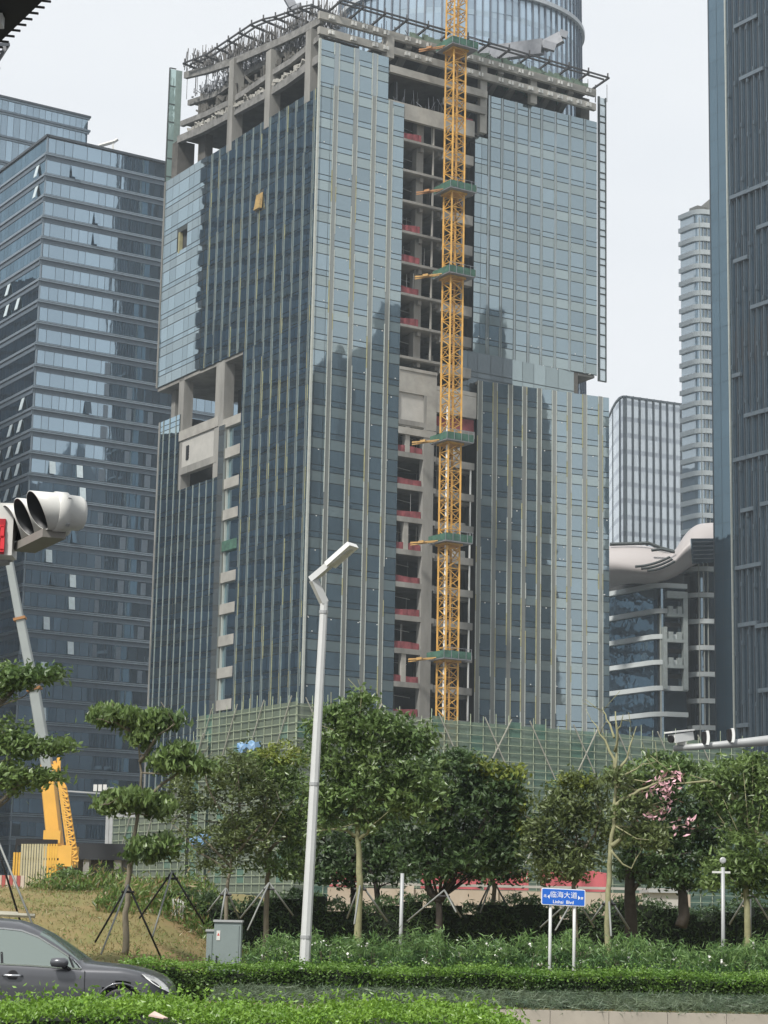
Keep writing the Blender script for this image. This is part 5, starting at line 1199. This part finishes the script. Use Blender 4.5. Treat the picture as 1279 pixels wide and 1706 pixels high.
# hoarding wall
hw=thing('site_wall','beige rendered site boundary wall behind the trees','wall',P(850,1525,100)); mb=MB(); a=P(545,1500,100); b=P(1150,1500,100)
x=a.x; 
while x<b.x: mb.box(x,min(b.x,x+3.9),100,100.3,0,3.15); mb.box(x+3.7,x+4.1,99.85,100.35,0,3.3); x+=4
mb.build('panel',mat('render_beige',(.36,.29,.22),.85,c2=(.44,.38,.31),scale=.6),hw)
mb=MB(); mb.box(a.x,b.x,99.9,100.4,3.3,3.42); mb.build('coping',M['conc_l'],hw)
r=random.Random(3)
for (p0,p1,lab) in ((548,600,'red cloth banner on the site wall, leftmost, behind the dark tree'),(700,800,'red cloth banner on the site wall behind the forked tree'),(806,880,'red cloth banner on the site wall between forked and olive trees'),(900,1010,'red cloth banner on the site wall behind the street sign')):
    a=P(p0,1500,101); b=P(p1,1500,101); mb=MB(); k=24
    for i in range(k):
        x0=a.x+(b.x-a.x)*i/k; x1=a.x+(b.x-a.x)*(i+1)/k; f=lambda x:.08*math.sin(x*5)
        mb.hexa([(x0,101+f(x0),3.2),(x1,101+f(x1),3.2),(x1,101.03+f(x1),3.2),(x0,101.03+f(x0),3.2),(x0,101+f(x0),4.15+f(x0)*.6),(x1,101+f(x1),4.15+f(x1)*.6),(x1,101.03+f(x1),4.15+f(x1)*.6),(x0,101.03+f(x0),4.15+f(x0)*.6)])
    tag(mb.build('red_banner',mat('banner_red',(.42,.10,.11),.8,var=.15,scale=.8),loc=((a.x+b.x)/2,101,3.2)),lab,'banner')
wc=thing('site_cabin','white site cabin beyond the wall, seen between the right hand trunks','site cabin',P(1115,1510,96)); a=P(1083,1487,96); b=P(1140,1487,96); mb=MB(); mb.box(a.x,b.x,96,99,0,a.z+.0); mb.build('wall',M['panelw'],wc); mb=MB(); mb.box(a.x-.1,b.x+.1,95.8,99.2,a.z,a.z+.15); mb.build('roof',M['pole_g'],wc)
gp=thing('picket_fence','short white paling fence in the shrubs left of the cabinets','fence',P(300,1515,53))
for i in range(5):
    q=P(288+i*4.2,1497+ (i%2),53); mb=MB(); mb.box(q.x-.02,q.x+.02,53,53.03,gh(q.x,53),q.z); mb.build('pale',M['offw'],gp)
mb=MB(); q=P(286,1505,53); q2=P(308,1505,53); mb.box(q.x,q2.x,53.03,53.06,q.z-.1,q.z-.05); mb.build('rail',M['offw'],gp)

# ================= CAR =================
YN=32.2; CY=33.08
car=thing('parked_car','dark grey hatchback with chrome window trim, front half in view behind the near hedge','car',(-5.6,CY,0))
def cp(zx,zy):
    q=P(zx/4.263,1500+zy/4.263,YN); return q.x,q.z
sil=[cp(*p) for p in ((0,145),(100,158),(200,190),(300,240),(400,308),(500,383),(560,432),(600,449),(700,460),(850,475),(930,490),(1000,508),(1060,530),(1110,552),(1150,585),(1180,620),(1198,665),(1200,720))]
xr=sil[0][0]; rear=[(xr-2.75,.75),(xr-2.7,.95),(xr-2.55,1.12),(xr-2.25,1.35),(xr-1.8,1.5),(xr-1.2,sil[0][1]+.0),(xr-.6,sil[0][1]+.03)]
sil=rear+sil
bx0,bz0=cp(0,450); bx1,bz1=cp(578,488)
def belt(x):
    if x<bx1: return bz0+(bz1-bz0)*(x-bx0)/(bx1-bx0)
    return None
xn=sil[-1][0]; xb=sil[0][0]
def top(x):
    for (x0,z0),(x1,z1) in zip(sil,sil[1:]):
        if x0<=x<=x1: return z0+(z1-z0)*(x-x0)/(x1-x0+1e-9)
    return sil[-1][1] if x>xn else sil[0][1]
acx,acz=cp(850,775); AR=.385
wcx=acx; rcx=acx-2.75
NS=110; secs=[]; mb=MB(); bm_=belt(bx1)
for i in range(NS+1):
    x=xb+(xn-xb)*i/NS; tz=top(x); e=min(1,(xn-x)/.55); er=min(1,(x-xb)/.5)
    w_=.88*(1-.34*(1-e)**2.2)*(1-.2*(1-er)**2)
    bz=belt(x) if x<bx1 else min(bz1,tz-.02); bz=min(bz,tz-.03) ; bz=max(bz,.5)
    h=max(.0,tz-bz); hood=h<.12
    zb=.12
    pr=[(w_-.06,zb),(w_-.01,zb+.12)]
    for k in range(1,7): pr.append((w_-.012*abs(k-3)/3,zb+.12+(bz-.06-zb-.12)*k/6))
    tum=.5*h
    if hood: pr+= [(w_-.04,bz),(w_-.12,bz+h*.5+.01),(w_-.3,tz+.0),(w_*.45,tz+.015),(0,tz+.025)]
    else: pr+= [(w_-.04,bz),(w_-.05-tum*.5,bz+h*.5),(w_-.06-tum*.9,bz+h*.9),(w_-.16-tum,tz-.005),(0,tz+.03)]
    secs.append([(x,CY-y,z) for y,z in pr]+[(x,CY+y,z) for y,z in pr[::-1][1:]])
m=len(secs[0]); mb.v=[p for s_ in secs for p in s_]
xw1=sil[7+6][0]; xw0=xr+.55
for i in range(NS):
    for k in range(m-1):
        a=i*m+k; q=[mb.v[a],mb.v[a+1],mb.v[a+m],mb.v[a+m+1]]; cx=sum(p[0] for p in q)/4; cz=sum(p[2] for p in q)/4
        near=k<9 or k>=m-10
        if near and ((cx-wcx)**2+(cz-acz)**2<AR**2 or (cx-rcx)**2+(cz-acz)**2<AR**2): continue
        ws=(10<=k<=m-12) and xw0<cx<xw1
        mb.f.append((a,a+m,a+m+1,a+1)); mb.m.append(1 if ws else 0)
mb.add(secs[-1],[tuple(range(m))]); mb.add(secs[0],[tuple(range(m))[::-1]])
CP=mat('car_paint',(.10,.103,.112),.3,metal=.5,var=.04,coat=.6); CGl=glass('car_glass',(.07,.09,.08),(.75,.88,.82),.2,wav=0,isl=0); CH=mat('chrome',(.75,.76,.77),.15,metal=1,var=.02)
body=mb.build('body',[CP,CGl],car,smooth=True)
def side(x,z,o=.0):
    bz=belt(min(x,bx1)); h=max(0,z-bz); return CY-(.88-.05-.5*h*1.0)-o
win=[cp(*p) for p in ((0,200),(130,214),(250,258),(380,335),(470,392),(515,425),(545,455),(572,486),(400,476),(200,462),(0,452))]
win=[(xr-1.5,win[0][1]-.08),(xr-.7,win[0][1]+.0)]+win+[(xr-.7,bz0-.01),(xr-1.55,bz0-.01)]
mb=MB(); mb.add([(x,side(x,z,.012),z) for x,z in win],[tuple(range(len(win)))[::-1]]); mb.build('side_window',CGl,car)
mb=MB(); n=len(win)
for a,b in zip(win,win[1:]+win[:1]): mb.bar((a[0],side(*a,.018),a[1]),(b[0],side(*b,.018),b[1]),.018,.022)
mb.build('window_trim',CH,car)
mb=MB(); a=cp(0,370); b=cp(10,450); mb.bar((a[0],side(*a,.016),a[1]),(b[0],side(*b,.016),b[1]),.03,.03); p=cp(478,392); q=cp(520,482); mb.bar((p[0],side(*p,.016),p[1]),(q[0],side(*q,.016),q[1]),.02,.03); mb.build('pillar',M['black'],car)
# seat seen through the glass is left to the reflection; mirror
mc_=cp(425,440); mb=MB(); c=Vector((mc_[0],CY-1.0,mc_[1])); mb.lathe(c+Vector((-.13,0,0)),(1,0,0),[(0,.02),(.02,.06),(.12,.075),(.22,.07),(.27,.04),(.28,0)],18); mi_=mb.build('door_mirror',CP,car,smooth=True)
for v in mi_.data.vertices: v.co.y=(v.co.y-(c.y-CY))*1.0+(c.y-CY)
mb=MB(); mb.bar((mc_[0]+.08,CY-.96,mc_[1]-.06),(mc_[0]+.12,CY-.84,mc_[1]-.1),.1,.03); mb.build('stalk',M['black'],mi_)
# handle, door seams
h0=cp(18,533); h1=cp(158,536); mb=MB(); mb.tubes([(h0[0],CY-.885,h0[1]),(h0[0]+.06,CY-.92,h0[1]+.003),(h1[0]-.06,CY-.92,h1[1]+.003),(h1[0],CY-.885,h1[1])],.018,8); mb.build('handle',CH,car,smooth=True)
mb=MB(); mb.lathe(((h0[0]+h1[0])/2,CY-.874,h0[1]),(0,1,0),[(0,.0),(0,.08),(.002,.085)],20); o=mb.build('handle_recess',M['black'],car)
for v in o.data.vertices: pass
mb=MB(); s0=cp(600,500); s1=cp(600,640); mb.bar((s0[0],CY-.876,s0[1]),(s1[0],CY-.884,s1[1]-.3),.008,.012); mb.build('door_seam',M['black'],car)
# headlight
hl=[cp(*p) for p in ((1005,522),(1060,535),(1110,555),(1155,590),(1180,622),(1192,660),(1160,640),(1120,618),(1075,588),(1035,555))]
def sw(x): e=min(1,(xn-x)/.55); return CY-.88*(1-.34*(1-e)**2.2)-.008
mb=MB(); n=len(hl); mb.add([(x,sw(x)+.0,z) for x,z in hl]+[(x-.02,sw(x)+.16,z+.0) for x,z in hl],[tuple(range(n))[::-1]]+[(i,(i+1)%n,n+(i+1)%n,n+i) for i in range(n)]); mb.build('headlight',mat('headlight',(.92,.93,.92),.35,var=.06,scale=14),car)
# wheels
for wx in (wcx,rcx):
    for sgn in (-1,1):
        y0=CY+sgn*.62; mb=MB(); mb.lathe((wx,y0,acz),(0,sgn,0),[(0,.0),(0,.3),(.03,.335),(.2,.335),(.235,.3),(.235,.23)],28); tw=mb.build('wheel',M['black'],car,smooth=True)
        mb=MB(); mb.lathe((wx,y0,acz),(0,sgn,0),[(.2,.23),(.2,.05),(.23,.04),(.23,0)],28); 
        for k in range(5): a=2*pi*k/5; mb.bar((wx,y0+sgn*.225,acz),(wx+.22*math.cos(a),y0+sgn*.215,acz+.22*math.sin(a)),.04,.02)
        mb.build('rim',M['pole_g'],tw)
    mb=MB(); mb.tubes([(wx+AR*math.cos(a),CY-.885,acz+AR*math.sin(a)) for a in np.linspace(-.2,pi+.2,26)],.018,6); mb.build('wheel_arch',CP,car,smooth=True)
mb=MB(); mb.box(xb+.3,xn-.35,CY-.6,CY+.6,.1,.62); mb.build('underbody',M['black'],car)

# ================= HAZE =================
mb=MB(); mb.box(-420,480,-60,700,-1,320)
hm=D.materials.new('haze'); hm.use_nodes=True; t=hm.node_tree; t.nodes.clear()
pv_=t.nodes.new('ShaderNodeVolumePrincipled'); pv_.inputs['Color'].default_value=(.80,.89,.97,1); pv_.inputs['Density'].default_value=.00022; pv_.inputs['Anisotropy'].default_value=.2
ou=t.nodes.new('ShaderNodeOutputMaterial'); t.links.new(pv_.outputs[0],ou.inputs['Volume'])
hz_=mb.build('haze',hm); hz_['kind']='stuff'
S.cycles.volume_bounces=1

q=PG(262,1697,.74); mb=MB(); mb.hexa([q+Vector(v) for v in ((-.09,0,.02),(.06,-.03,.0),(.09,.1,-.01),(-.05,.13,.05),(-.085,0,.035),(.065,-.03,.012),(.095,.1,.005),(-.045,.13,.065))])
tag(mb.build('paper_scrap',mat('scrap',(.6,.45,.4),.8,var=.15,scale=12),loc=q),'crumpled pinkish paper scrap lying on the near hedge','litter')
